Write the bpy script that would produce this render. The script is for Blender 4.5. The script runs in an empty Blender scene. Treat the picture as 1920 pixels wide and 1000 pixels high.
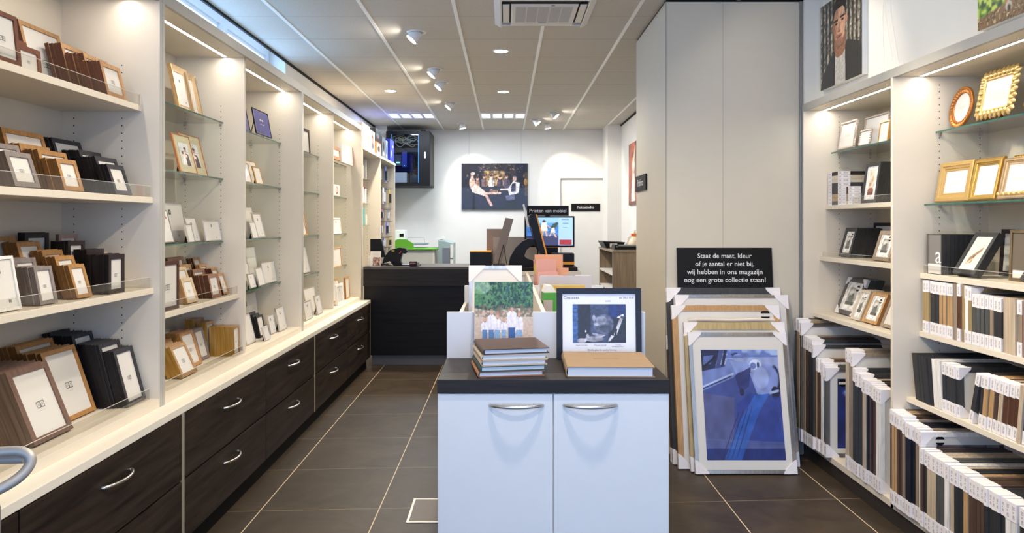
import bpy, bmesh, math, random
import numpy as np
from mathutils import Matrix, Vector
random.seed(7); RNG = np.random.default_rng(11)
SC = bpy.context.scene; COL = SC.collection
R = math.radians

# ------------------------------------------------------------------ camera, world, exposure, big lights
cam_d = bpy.data.cameras.new('camera'); cam = bpy.data.objects.new('camera', cam_d); COL.objects.link(cam)
cam.location = (0, 0, 1.46); cam.rotation_euler = (R(90), 0, 0)
cam_d.sensor_fit = 'HORIZONTAL'; cam_d.sensor_width = 36.0; cam_d.lens = 36.0*1333/1920
cam_d.shift_x = (960-948)/1920; cam_d.shift_y = -(500-419)/1920
cam_d.clip_start = 0.05
SC.camera = cam
SC.view_settings.view_transform = 'Standard'; SC.view_settings.look = 'None'
SC.view_settings.gamma = 1.0; SC.view_settings.use_curve_mapping = False
SC.view_settings.exposure = 0.76
SC.cycles.use_denoising = True
SC.cycles.max_bounces = 8; SC.cycles.diffuse_bounces = 4; SC.cycles.glossy_bounces = 4
SC.cycles.transparent_max_bounces = 24; SC.cycles.transmission_bounces = 8
SC.cycles.sample_clamp_indirect = 6.0
SC.cycles.caustics_reflective = False; SC.cycles.caustics_refractive = False
W = bpy.data.worlds.new('daylight'); SC.world = W; W.use_nodes = True
W.node_tree.nodes['Background'].inputs[0].default_value = (0.50, 0.70, 1.0, 1)
W.node_tree.nodes['Background'].inputs[1].default_value = 1.3

def area_light(name, loc, rot, sx, sy, power, color):
    d = bpy.data.lights.new(name, 'AREA'); d.shape = 'RECTANGLE'; d.size = sx; d.size_y = sy
    d.energy = power; d.color = color
    o = bpy.data.objects.new(name, d); o.location = loc; o.rotation_euler = rot; COL.objects.link(o); return o
DAY = (0.32, 0.51, 1.0); WARM = (1.0, 0.87, 0.69); LEDC = (1.0, 0.93, 0.83)
# daylight through the shop front behind the camera, and through the clerestory on the left
area_light('shopfront_daylight', (0.2, -1.3, 1.45), (R(90), 0, 0), 3.6, 2.3, 35, DAY)
area_light('clerestory_daylight', (-2.24, 4.2, 2.72), (R(90), 0, R(-90)), 4.0, 0.34, 30, (0.34, 0.55, 1.0))

# ------------------------------------------------------------------ materials
def srgb(*c):
    c = [x/255.0 for x in c]
    return tuple(x/12.92 if x <= .04045 else ((x+.055)/1.055)**2.4 for x in c)
MATS = {}
def M_(name, col, rough=.5, metal=0., coat=0., spec=.5, bump=0., bscale=200., var=0., vscale=8.):
    if name in MATS: return MATS[name]
    m = bpy.data.materials.new(name); m.use_nodes = True; nt = m.node_tree; b = nt.nodes['Principled BSDF']
    b.inputs['Base Color'].default_value = (*col, 1); b.inputs['Roughness'].default_value = rough
    b.inputs['Metallic'].default_value = metal; b.inputs['Coat Weight'].default_value = coat
    b.inputs['Coat Roughness'].default_value = .06; b.inputs['Specular IOR Level'].default_value = spec
    tc = nt.nodes.new('ShaderNodeTexCoord')
    n = nt.nodes.new('ShaderNodeTexNoise'); n.inputs['Scale'].default_value = vscale; n.inputs['Detail'].default_value = 4
    nt.links.new(tc.outputs['Object'], n.inputs['Vector'])
    mx = nt.nodes.new('ShaderNodeMixRGB'); mx.blend_type = 'MIX'
    v = max(var, .03)
    mx.inputs[1].default_value = (*[c*(1-v) for c in col], 1); mx.inputs[2].default_value = (*[min(1, c*(1+v)) for c in col], 1)
    nt.links.new(n.outputs['Fac'], mx.inputs[0]); nt.links.new(mx.outputs[0], b.inputs['Base Color'])
    if bump > 0:
        n2 = nt.nodes.new('ShaderNodeTexNoise'); n2.inputs['Scale'].default_value = bscale
        nt.links.new(tc.outputs['Object'], n2.inputs['Vector'])
        bp = nt.nodes.new('ShaderNodeBump'); bp.inputs['Strength'].default_value = bump; bp.inputs['Distance'].default_value = .002
        nt.links.new(n2.outputs['Fac'], bp.inputs['Height']); nt.links.new(bp.outputs[0], b.inputs['Normal'])
    MATS[name] = m; return m
def wood(name, c1, c2, axis='z', scale=60., stretch=.06, rough=.45, coat=0.):
    if name in MATS: return MATS[name]
    m = bpy.data.materials.new(name); m.use_nodes = True; nt = m.node_tree; b = nt.nodes['Principled BSDF']
    b.inputs['Roughness'].default_value = rough; b.inputs['Coat Weight'].default_value = coat; b.inputs['Coat Roughness'].default_value = .1; b.inputs['Specular IOR Level'].default_value = .25
    tc = nt.nodes.new('ShaderNodeTexCoord'); mp = nt.nodes.new('ShaderNodeMapping')
    s = {'x': (stretch, 1, 1), 'y': (1, stretch, 1), 'z': (1, 1, stretch)}[axis]
    mp.inputs['Scale'].default_value = s
    oi = nt.nodes.new('ShaderNodeObjectInfo'); ad = nt.nodes.new('ShaderNodeVectorMath'); ad.operation = 'ADD'
    ml = nt.nodes.new('ShaderNodeMath'); ml.operation = 'MULTIPLY'; ml.inputs[1].default_value = 7.
    nt.links.new(oi.outputs['Random'], ml.inputs[0]); nt.links.new(tc.outputs['Object'], ad.inputs[0]); nt.links.new(ml.outputs[0], ad.inputs[1])
    nt.links.new(ad.outputs[0], mp.inputs['Vector'])
    n = nt.nodes.new('ShaderNodeTexNoise'); n.inputs['Scale'].default_value = scale; n.inputs['Detail'].default_value = 6; n.inputs['Distortion'].default_value = .6
    nt.links.new(mp.outputs[0], n.inputs['Vector'])
    r = nt.nodes.new('ShaderNodeValToRGB'); r.color_ramp.elements[0].position = .32; r.color_ramp.elements[1].position = .68
    r.color_ramp.elements[0].color = (*c1, 1); r.color_ramp.elements[1].color = (*c2, 1)
    nt.links.new(n.outputs['Fac'], r.inputs[0]); nt.links.new(r.outputs[0], b.inputs['Base Color'])
    bp = nt.nodes.new('ShaderNodeBump'); bp.inputs['Strength'].default_value = .15; bp.inputs['Distance'].default_value = .001
    nt.links.new(n.outputs['Fac'], bp.inputs['Height']); nt.links.new(bp.outputs[0], b.inputs['Normal'])
    MATS[name] = m; return m
def emit(name, col, strength):
    if name in MATS: return MATS[name]
    m = bpy.data.materials.new(name); m.use_nodes = True; nt = m.node_tree; b = nt.nodes['Principled BSDF']
    b.inputs['Base Color'].default_value = (.8, .8, .8, 1)
    b.inputs['Emission Color'].default_value = (*col, 1); b.inputs['Emission Strength'].default_value = strength
    MATS[name] = m; return m
def thin_glass(name, tint, refl=.07):
    if name in MATS: return MATS[name]
    m = bpy.data.materials.new(name); m.use_nodes = True; nt = m.node_tree; nt.nodes.clear()
    o = nt.nodes.new('ShaderNodeOutputMaterial'); t = nt.nodes.new('ShaderNodeBsdfTransparent'); t.inputs[0].default_value = (*tint, 1)
    g = nt.nodes.new('ShaderNodeBsdfGlossy'); g.inputs['Roughness'].default_value = .03
    fr = nt.nodes.new('ShaderNodeFresnel'); fr.inputs['IOR'].default_value = 1.45
    ml = nt.nodes.new('ShaderNodeMath'); ml.operation = 'MULTIPLY'; ml.inputs[1].default_value = refl/.04; ml.use_clamp = True
    mx = nt.nodes.new('ShaderNodeMixShader')
    ge = nt.nodes.new('ShaderNodeNewGeometry'); iv = nt.nodes.new('ShaderNodeMath'); iv.operation = 'SUBTRACT'; iv.inputs[0].default_value = 1.; nt.links.new(ge.outputs['Backfacing'], iv.inputs[1])
    m2 = nt.nodes.new('ShaderNodeMath'); m2.operation = 'MULTIPLY'; nt.links.new(fr.outputs[0], ml.inputs[0]); nt.links.new(ml.outputs[0], m2.inputs[0]); nt.links.new(iv.outputs[0], m2.inputs[1]); nt.links.new(m2.outputs[0], mx.inputs[0])
    nt.links.new(t.outputs[0], mx.inputs[1]); nt.links.new(g.outputs[0], mx.inputs[2]); nt.links.new(mx.outputs[0], o.inputs[0])
    MATS[name] = m; return m
def print_mat(name='printed_picture', coat=.0, emission=0., rough=.4):
    if name in MATS: return MATS[name]
    m = bpy.data.materials.new(name); m.use_nodes = True; nt = m.node_tree; b = nt.nodes['Principled BSDF']
    a = nt.nodes.new('ShaderNodeAttribute'); a.attribute_name = 'Col'
    nt.links.new(a.outputs['Color'], b.inputs['Base Color']); b.inputs['Roughness'].default_value = rough
    b.inputs['Coat Weight'].default_value = coat; b.inputs['Coat Roughness'].default_value = .03
    if emission:
        nt.links.new(a.outputs['Color'], b.inputs['Emission Color']); b.inputs['Emission Strength'].default_value = emission
    MATS[name] = m; return m

def panel_mat():
    """cream melamine with rows of small shelf-pin holes"""
    m = M_('drilled_melamine', srgb(225, 215, 198), .45)
    nt = m.node_tree; b = nt.nodes['Principled BSDF']; prev = b.inputs['Base Color'].links[0].from_socket
    ge = nt.nodes.new('ShaderNodeNewGeometry'); sx = nt.nodes.new('ShaderNodeSeparateXYZ'); nt.links.new(ge.outputs['Position'], sx.inputs[0])
    def mt(op, a, c=None, clamp=False):
        n = nt.nodes.new('ShaderNodeMath'); n.operation = op; n.use_clamp = clamp
        for i, v in enumerate((a, c)):
            if v is None: continue
            if isinstance(v, (int, float)): n.inputs[i].default_value = v
            else: nt.links.new(v, n.inputs[i])
        return n.outputs[0]
    ax = mt('ABSOLUTE', sx.outputs[0])
    zf = mt('ABSOLUTE', mt('SUBTRACT', mt('FRACT', mt('DIVIDE', sx.outputs[2], .032)), .5)); zd = mt('MULTIPLY', zf, .032)
    z2 = mt('MULTIPLY', zd, zd); best = None
    for x0 in (1.62, 1.823, 2.094, 2.29):
        dx = mt('SUBTRACT', ax, x0); d2 = mt('ADD', mt('MULTIPLY', dx, dx), z2); best = d2 if best is None else mt('MINIMUM', best, d2)
    hole = mt('LESS_THAN', best, .0028**2)
    inz = mt('MULTIPLY', mt('GREATER_THAN', sx.outputs[2], .80), mt('LESS_THAN', sx.outputs[2], 2.13))
    mx = nt.nodes.new('ShaderNodeMixRGB'); nt.links.new(mt('MULTIPLY', hole, inz), mx.inputs[0])
    nt.links.new(prev, mx.inputs[1]); mx.inputs[2].default_value = (.01, .01, .01, 1); nt.links.new(mx.outputs[0], b.inputs['Base Color'])
    return m

MEL = M_('cream_melamine', srgb(225, 215, 197), .45)
PANEL = panel_mat()
RAIL = M_('grey_edge_rail', srgb(172, 169, 161), .4)
WHITE = M_('white_lacquer', srgb(232, 232, 230), .35, coat=.2)
WALL = M_('white_wall_paint', srgb(228, 226, 222), .8, bump=.05, bscale=300)
CREAMWALL = M_('cream_wall_panel', srgb(207, 199, 182), .6)
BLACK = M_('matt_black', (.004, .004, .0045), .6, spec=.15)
SATIN = M_('black_satin', (.005, .005, .006), .4, spec=.2)
CHROME = M_('brushed_nickel', (.62, .60, .57), .28, metal=1.)
ALU = M_('grey_aluminium', srgb(150, 150, 148), .4, metal=.6)
PAPER = M_('white_paper', srgb(222, 219, 213), .35, coat=.35)
INK = M_('grey_ink', (.045, .045, .048), .5)
CARD = M_('white_cardboard', srgb(238, 234, 236), .6)
LABELINK = M_('label_ink', (.16, .13, .15), .6)
SIGNB = M_('black_sign_board', (.007, .0065, .0065), .5, spec=.2)
SIGNW = M_('white_lettering', srgb(240, 240, 240), .5)
GLASS = thin_glass('clear_glass', (.93, .97, .95), .07)
ACRYL = thin_glass('clear_acrylic', (.95, .95, .94), .07)
GREENEDGE = M_('green_glass_edge', (.02, .11, .085), .15, coat=.5)
ACREDGE = M_('acrylic_edge', srgb(225, 222, 214), .2)
DARKW = wood('dark_oak_veneer', (.0075, .0048, .0038), (.040, .026, .0190), 'y', 34, .07, .45)
DARKX = wood('dark_oak_counter', (.003, .0022, .0019), (.010, .0068, .0057), 'x', 55, .04, .4)
PRINT = print_mat(); PRINTG = print_mat('glazed_picture', coat=.45, rough=.7); SCREEN = print_mat('lit_screen', emission=.5, rough=.3)
LED = emit('led_strip_light', LEDC, 32.)

# ------------------------------------------------------------------ mesh builder
GLY = {}
def glyph(txt):
    if txt not in GLY:
        cu = bpy.data.curves.new('t', 'FONT'); cu.body = txt; cu.size = 1; cu.align_x = 'CENTER'; cu.align_y = 'CENTER'; cu.resolution_u = 3
        o = bpy.data.objects.new('t', cu); COL.objects.link(o)
        dg = bpy.context.evaluated_depsgraph_get(); me = bpy.data.meshes.new_from_object(o.evaluated_get(dg))
        GLY[txt] = ([v.co.copy() for v in me.vertices], [tuple(p.vertices) for p in me.polygons])
        bpy.data.objects.remove(o); bpy.data.meshes.remove(me); bpy.data.curves.remove(cu)
    return GLY[txt]
class MB:
    def __init__(s): s.v = []; s.f = []; s.m = []; s.sm = []; s.T = Matrix.Identity(4)
    def add(s, vs, fs, mi=0, smooth=False):
        o = len(s.v); s.v += [s.T @ Vector(p) for p in vs]
        for f in fs: s.f.append(tuple(o+i for i in f)); s.m.append(mi); s.sm.append(smooth)
    def box(s, x0, x1, y0, y1, z0, z1, mi=0):
        vs = [(x, y, z) for z in (z0, z1) for y in (y0, y1) for x in (x0, x1)]
        s.add(vs, [(0, 2, 3, 1), (4, 5, 7, 6), (0, 1, 5, 4), (2, 6, 7, 3), (0, 4, 6, 2), (1, 3, 7, 5)], mi); return s
    def prism(s, poly, a, b, axis='y', mi=0, smooth=False):
        n = len(poly)
        def P(p, t): return {'y': (p[0], t, p[1]), 'x': (t, p[0], p[1]), 'z': (p[0], p[1], t)}[axis]
        vs = [P(p, a) for p in poly]+[P(p, b) for p in poly]
        s.add(vs, [tuple(range(n)), tuple(range(2*n-1, n-1, -1))], mi)
        s.add(vs, [(i, i+n, (i+1) % n+n, (i+1) % n) for i in range(n)], mi, smooth); return s
    def tube(s, pts, r, n=8, mi=0, cap=True):
        pts = [Vector(p) for p in pts]; rs = r if isinstance(r, (list, tuple)) else [r]*len(pts); rings = []; up = None
        for i, p in enumerate(pts):
            d = (pts[min(i+1, len(pts)-1)]-pts[max(i-1, 0)]).normalized()
            if up is None: up = Vector((0, 0, 1)) if abs(d.z) < .9 else Vector((1, 0, 0))
            a = d.cross(up).normalized(); b = a.cross(d).normalized(); up = b
            rings.append([p+(a*math.cos(2*math.pi*k/n)+b*math.sin(2*math.pi*k/n))*rs[i] for k in range(n)])
        vs = [q for rg in rings for q in rg]; fs = []
        for i in range(len(pts)-1):
            for k in range(n): fs.append((i*n+k, i*n+(k+1) % n, (i+1)*n+(k+1) % n, (i+1)*n+k))
        s.add(vs, fs, mi, True)
        if cap: s.add(vs, [tuple(range(n-1, -1, -1)), tuple(range((len(pts)-1)*n, len(pts)*n))], mi)
        return s
    def lathe(s, prof, n=24, mi=0, c=(0, 0, 0)):
        vs = [(c[0]+r*math.cos(2*math.pi*k/n), c[1]+r*math.sin(2*math.pi*k/n), c[2]+z) for r, z in prof for k in range(n)]
        fs = [(i*n+k, i*n+(k+1) % n, (i+1)*n+(k+1) % n, (i+1)*n+k) for i in range(len(prof)-1) for k in range(n)]
        s.add(vs, fs, mi, True); return s
    def text(s, txt, size, M, mi=0):
        vs, fs = glyph(txt); s.add([M @ (v*size) for v in vs], fs, mi); return s
    def mesh(s, name, mats, bevel=0.):
        me = bpy.data.meshes.new(name); me.from_pydata([tuple(p) for p in s.v], [], s.f)
        for m in (mats if isinstance(mats, (list, tuple)) else [mats]): me.materials.append(m)
        me.polygons.foreach_set('material_index', s.m); me.polygons.foreach_set('use_smooth', s.sm)
        if bevel:
            bm = bmesh.new(); bm.from_mesh(me)
            bmesh.ops.remove_doubles(bm, verts=bm.verts, dist=1e-6)
            ed = [e for e in bm.edges if len(e.link_faces) == 2 and e.calc_face_angle(0) > R(40)]
            bmesh.ops.bevel(bm, geom=ed, offset=bevel, segments=2, affect='EDGES', profile=.6, clamp_overlap=True)
            bm.to_mesh(me); bm.free()
        bm = bmesh.new(); bm.from_mesh(me); bmesh.ops.recalc_face_normals(bm, faces=bm.faces); bm.to_mesh(me); bm.free()
        me.update(); return me
def ob(name, me, parent=None, loc=None, rot=None):
    o = bpy.data.objects.new(name, me); COL.objects.link(o)
    if parent is not None: o.parent = parent
    if loc is not None: o.location = loc
    if rot is not None: o.rotation_euler = rot
    return o
def thing(name, label, cat, loc=(0, 0, 0), rot=(0, 0, 0), group=None):
    o = bpy.data.objects.new(name, None); COL.objects.link(o); o.empty_display_size = .05
    o.location = loc; o.rotation_euler = rot; return tag(o, label, cat, group)
def tag(o, label, cat, group=None):
    o['label'] = label; o['category'] = cat
    if group: o['group'] = group
    return o
def struct(name, me, label, cat):
    o = ob(name, me); o['kind'] = 'structure'; return tag(o, label, cat)
def boxm(name, x0, x1, y0, y1, z0, z1, mat, bevel=0.): return MB().box(x0, x1, y0, y1, z0, z1).mesh(name, mat, bevel)

# ------------------------------------------------------------------ painted pictures (vertex colours on fine grids)
def vnoise(nx, ny, cells, seed=0):
    g = np.random.default_rng(seed).random((cells+2, cells+2)); x = np.linspace(0, cells, nx); y = np.linspace(0, cells, ny)
    xi = x.astype(int); yi = y.astype(int); fx = x-xi; fy = y-yi; fx = fx*fx*(3-2*fx); fy = fy*fy*(3-2*fy)
    a = g[np.ix_(yi, xi)]; b = g[np.ix_(yi, xi+1)]; c = g[np.ix_(yi+1, xi)]; d = g[np.ix_(yi+1, xi+1)]
    return (a*(1-fx)+b*fx)*(1-fy[:, None])+(c*(1-fx)+d*fx)*fy[:, None]
class Pic:
    def __init__(s, nx, ny, col):
        s.nx, s.ny = nx, ny; s.a = np.zeros((ny, nx, 3)); s.a[:] = np.array(col)/255.
        s.u, s.v = np.meshgrid(np.linspace(0, 1, nx), np.linspace(0, 1, ny))
    def put(s, mask, col):
        k = np.clip(mask, 0, 1)[..., None]; s.a = s.a*(1-k)+(np.array(col)/255.)*k; return s
    def rect(s, u0, u1, v0, v1, col, al=1.): return s.put(((s.u >= u0)&(s.u <= u1)&(s.v >= v0)&(s.v <= v1))*al, col)
    def ell(s, u, v, ru, rv, col, al=1., rot=0.):
        c, n = math.cos(rot), math.sin(rot); du, dv = s.u-u, s.v-v
        d = ((du*c+dv*n)/ru)**2+((-du*n+dv*c)/rv)**2
        return s.put(np.clip((1.15-d)/.3, 0, 1)*al, col)
    def poly(s, pts, col, al=1.):
        ins = np.zeros_like(s.u, bool); n = len(pts)
        for i in range(n):
            (x1, y1), (x2, y2) = pts[i], pts[(i+1) % n]
            if y1 == y2: continue
            ins ^= ((y1 > s.v) != (y2 > s.v)) & (s.u < (x2-x1)*(s.v-y1)/(y2-y1)+x1)
        return s.put(ins*al, col)
    def line(s, p, q, w, col, al=1.):
        (x1, y1), (x2, y2) = p, q; dx, dy = x2-x1, y2-y1; t = np.clip(((s.u-x1)*dx+(s.v-y1)*dy)/(dx*dx+dy*dy+1e-9), 0, 1)
        d = np.hypot(s.u-x1-t*dx, s.v-y1-t*dy); return s.put(np.clip((w-d)/(w*.4)+.5, 0, 1)*al, col)
    def noise(s, cells, amp, seed=0, mask=None):
        n = (vnoise(s.nx, s.ny, cells, seed)-.5)*2*amp
        if mask is not None: n = n*mask
        s.a = np.clip(s.a*(1+n[..., None]), 0, 1); return s
    def mesh(s, name, w, h, mat, depth=.0, sidemat=None):
        """grid in the local XZ plane, centred on x, z from 0 to h, front at y=0 facing -y; depth>0 adds a solid body behind"""
        nx, ny = s.nx, s.ny
        xs = np.linspace(-w/2, w/2, nx); zs = np.linspace(0, h, ny); X, Z = np.meshgrid(xs, zs)
        vs = np.stack([X.ravel(), np.zeros(nx*ny), Z.ravel()], 1)
        i = np.arange(nx*ny).reshape(ny, nx); fs = np.stack([i[:-1, :-1], i[:-1, 1:], i[1:, 1:], i[1:, :-1]], -1).reshape(-1, 4)
        V = [tuple(p) for p in vs]; F = [tuple(int(k) for k in f) for f in fs]; mi = [0]*len(F)
        if depth:
            o = len(V); x, d = w/2, depth; V += [(-x, 0, 0), (x, 0, 0), (x, 0, h), (-x, 0, h), (-x, d, 0), (x, d, 0), (x, d, h), (-x, d, h)]
            for f in ((4, 7, 6, 5), (0, 4, 5, 1), (3, 2, 6, 7), (0, 3, 7, 4), (1, 5, 6, 2)): F.append(tuple(o+k for k in f)); mi.append(1)
        me = bpy.data.meshes.new(name); me.from_pydata(V, [], F); me.materials.append(mat); me.materials.append(sidemat or WHITE)
        me.polygons.foreach_set('material_index', mi)
        c = s.a.reshape(-1, 3); c = np.where(c <= .04045, c/12.92, ((c+.055)/1.055)**2.4)
        at = me.color_attributes.new('Col', 'FLOAT_COLOR', 'POINT'); full = np.ones((len(V), 4)); full[:len(c), :3] = c
        at.data.foreach_set('color', full.ravel()); me.update(); return me

# ================================================================== the room
def math_node(nt):
    def mt(op, a, c=None):
        n = nt.nodes.new('ShaderNodeMath'); n.operation = op
        for i, v in enumerate((a, c)):
            if v is None: continue
            if isinstance(v, (int, float)): n.inputs[i].default_value = v
            else: nt.links.new(v, n.inputs[i])
        return n.outputs[0]
    return mt
def floor_mat():
    m = bpy.data.materials.new('brown_stone_tiles'); m.use_nodes = True; nt = m.node_tree; b = nt.nodes['Principled BSDF']; mt = math_node(nt)
    ge = nt.nodes.new('ShaderNodeNewGeometry'); sx = nt.nodes.new('ShaderNodeSeparateXYZ'); nt.links.new(ge.outputs['Position'], sx.inputs[0])
    x, y = sx.outputs[0], sx.outputs[1]
    u = mt('DIVIDE', mt('ADD', x, .646), .6); v = mt('DIVIDE', mt('SUBTRACT', mt('SUBTRACT', y, 3.63), mt('MULTIPLY', mt('ADD', x, .81), .0526)), .605)
    du = mt('ABSOLUTE', mt('SUBTRACT', mt('FRACT', mt('ADD', u, .5)), .5)); dv = mt('ABSOLUTE', mt('SUBTRACT', mt('FRACT', mt('ADD', v, .5)), .5))
    gu = mt('LESS_THAN', du, .0042); gv = mt('LESS_THAN', dv, .0026)
    cell = nt.nodes.new('ShaderNodeCombineXYZ'); nt.links.new(mt('FLOOR', u), cell.inputs[0]); nt.links.new(mt('FLOOR', v), cell.inputs[1])
    wn = nt.nodes.new('ShaderNodeTexWhiteNoise'); nt.links.new(cell.outputs[0], wn.inputs['Vector'])
    off = nt.nodes.new('ShaderNodeVectorMath'); off.operation = 'MULTIPLY_ADD'; nt.links.new(wn.outputs['Color'], off.inputs[0]); off.inputs[1].default_value = (9, 9, 9); nt.links.new(ge.outputs['Position'], off.inputs[2])
    n = nt.nodes.new('ShaderNodeTexNoise'); n.inputs['Scale'].default_value = 4.5; n.inputs['Detail'].default_value = 8; n.inputs['Roughness'].default_value = .65; n.inputs['Distortion'].default_value = .8
    nt.links.new(off.outputs[0], n.inputs['Vector'])
    r = nt.nodes.new('ShaderNodeValToRGB'); r.color_ramp.elements[0].position = .3; r.color_ramp.elements[1].position = .72
    r.color_ramp.elements[0].color = (*srgb(50, 42, 34), 1); r.color_ramp.elements[1].color = (*srgb(76, 64, 51), 1); nt.links.new(n.outputs['Fac'], r.inputs[0])
    mx = nt.nodes.new('ShaderNodeMixRGB'); nt.links.new(gv, mx.inputs[0]); nt.links.new(r.outputs[0], mx.inputs[1]); mx.inputs[2].default_value = (*srgb(152, 136, 112), 1)
    m2 = nt.nodes.new('ShaderNodeMixRGB'); nt.links.new(gu, m2.inputs[0]); nt.links.new(mx.outputs[0], m2.inputs[1]); m2.inputs[2].default_value = (*srgb(214, 196, 165), 1)
    nt.links.new(m2.outputs[0], b.inputs['Base Color']); b.inputs['Roughness'].default_value = .45; b.inputs['Specular IOR Level'].default_value = .3
    bp = nt.nodes.new('ShaderNodeBump'); bp.inputs['Strength'].default_value = .12; bp.inputs['Distance'].default_value = .002; nt.links.new(n.outputs['Fac'], bp.inputs['Height']); nt.links.new(bp.outputs[0], b.inputs['Normal'])
    return m
def ceil_mat():
    m = bpy.data.materials.new('mineral_ceiling_tiles'); m.use_nodes = True; nt = m.node_tree; b = nt.nodes['Principled BSDF']; mt = math_node(nt)
    ge = nt.nodes.new('ShaderNodeNewGeometry'); sx = nt.nodes.new('ShaderNodeSeparateXYZ'); nt.links.new(ge.outputs['Position'], sx.inputs[0])
    v = mt('DIVIDE', mt('SUBTRACT', sx.outputs[1], 4.873), .6); dv = mt('ABSOLUTE', mt('SUBTRACT', mt('FRACT', mt('ADD', v, .5)), .5)); gv = mt('LESS_THAN', dv, .0045)
    n = nt.nodes.new('ShaderNodeTexNoise'); n.inputs['Scale'].default_value = 140; n.inputs['Detail'].default_value = 3; nt.links.new(ge.outputs['Position'], n.inputs['Vector'])
    r = nt.nodes.new('ShaderNodeValToRGB'); r.color_ramp.elements[0].position = .3; r.color_ramp.elements[1].position = .7
    r.color_ramp.elements[0].color = (*srgb(196, 190, 180), 1); r.color_ramp.elements[1].color = (*srgb(212, 206, 196), 1); nt.links.new(n.outputs['Fac'], r.inputs[0])
    mx = nt.nodes.new('ShaderNodeMixRGB'); nt.links.new(gv, mx.inputs[0]); nt.links.new(r.outputs[0], mx.inputs[1]); mx.inputs[2].default_value = (*srgb(128, 122, 114), 1)
    nt.links.new(mx.outputs[0], b.inputs['Base Color']); b.inputs['Roughness'].default_value = .9; return m
CZ = 2.88
struct('floor', boxm('floor', -2.3, 2.5, -1.5, 10.9, -.1, 0, floor_mat()), 'brown stone tile floor with pale grout lines', 'floor')
struct('ceiling', MB().box(-1.905, 2.5, -1.5, 10.9, CZ, CZ+.04).mesh('ceiling', ceil_mat()), 'white mineral tile ceiling above the shop', 'ceiling')
for i, x in enumerate((-1.54, -.938, -.336, .268, .872, 1.476)):
    struct('trim_%d' % (i+1), boxm('bar', x-.012, x+.012, -1.4, 10.77, CZ-.004, CZ, M_('ceiling_bar', srgb(252, 251, 248), .4)), 'pale ceiling grid bar, number %s from the left running away from camera' % ('one two three four five six'.split()[i]), 'ceiling bar')
b = MB(); b.box(-2.3, -1.92, -1.5, 10.9, 0, 2.42); b.box(-2.3, -1.92, 6.2, 10.9, 2.42, 3.16); b.box(-2.3, -1.92, -1.5, 2.2, 2.42, 3.16); b.box(-2.3, -1.80, 2.2, 6.2, 3.08, 3.16); b.box(-2.2, -2.12, 2.2, 6.2, 2.97, 3.08)
struct('wall_left', b.mesh('wall_left', WALL), 'white wall behind the shelving with a clerestory opening', 'wall')
struct('trim_7', boxm('gap', -1.92, -1.903, -1.4, 10.37, CZ-.018, CZ, BLACK), 'black strip painted as the shadow gap between left wall and ceiling', 'shadow gap strip')  # shade of the open ceiling gap, painted as a black strip
WFR = M_('window_frame_white', srgb(236, 238, 240), .35)
for i, (a, c) in enumerate(((2.22, 3.20), (3.22, 4.19), (4.21, 5.19), (5.21, 6.19))):
    b = MB()
    for q in ((a, a+.06, 2.425, 2.965), (c-.06, c, 2.425, 2.965), (a+.06, c-.06, 2.425, 2.48), (a+.06, c-.06, 2.905, 2.965)): b.box(-2.13, -2.06, *q)
    for q in ((a+.06, a+.085, 2.48, 2.905), (c-.085, c-.06, 2.48, 2.905), (a+.085, c-.085, 2.88, 2.905), (a+.085, c-.085, 2.48, 2.50)): b.box(-2.11, -2.075, *q)
    w = struct('window_%d' % (i+1), b.mesh('window_frame', WFR), 'white framed clerestory window, %s counted from the shop front' % ('first second third fourth'.split()[i]), 'window')
    ob('pane', boxm('pane', -2.098, -2.092, a+.085, c-.085, 2.50, 2.88, GLASS), w)
struct('wall_eave', boxm('eave', -2.62, -2.31, 1.0, 12, 3.215, 3.30, M_('eave_paint', srgb(120, 134, 156), .8)), 'grey roof overhang added outside to darken the upper clerestory panes', 'eave')  # overhang added so the upper panes look darker than the sky strip
struct('wall_back', boxm('wall_back', -2.3, 1.8, 10.77, 10.9, 0, CZ, WALL), 'white back wall behind the counter', 'wall')
struct('wall_corner_left', boxm('pillar', -1.92, -1.73, 10.37, 10.77, 0, CZ, WALL), 'white pillar in the back left corner', 'pillar')
struct('wall_corner_right', boxm('pillar', 1.47, 1.67, 10.25, 10.77, 0, CZ, WALL), 'white pillar in the back right corner beside the studio door', 'pillar')
struct('wall_right_far', boxm('wall_right_far', 1.67, 1.8, 5.5, 10.9, 0, CZ, WALL), 'white right wall beyond the tall panel', 'wall')
struct('trim_8', boxm('gap', 1.652, 1.67, 5.52, 10.25, CZ-.018, CZ, BLACK), 'black strip painted as the shadow gap over the far right wall', 'shadow gap strip')  # black strip paints the shade in the gap on this side
struct('wall_right', boxm('wall_right', 2.35, 2.5, -1.5, 5.5, 0, CZ, WALL), 'white wall behind the right shelving', 'wall')
b = MB().box(2.0, 2.35, -1.5, 4.49, 2.21, CZ-.012); b.box(1.88, 2.0, 4.47, 4.495, 2.21, CZ-.012)
struct('wall_right_upper', b.mesh('bulkhead', M_('bulkhead_white', srgb(236, 233, 224), .6)), 'white bulkhead above the right shelving holding portraits', 'wall')
struct('trim_9', boxm('gap', 1.9, 2.0, -1.4, 4.49, CZ-.012, CZ, BLACK), 'black strip painted as the shadow gap above the bulkhead', 'shadow gap strip')  # shade over the bulkhead put in as a black strip
b = MB().box(1.013, 2.35, 4.5, 5.51, 0, 2.862)
struct('wall_partition', b.mesh('tall_panel', CREAMWALL), 'tall cream panelled closet block right of the aisle', 'partition')
b = MB().box(1.857, 1.874, 4.486, 4.5, 0, 2.862)
struct('trim_10', b.mesh('strip', ALU), 'grey aluminium strip where tall panel meets shelving', 'strip')
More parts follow.
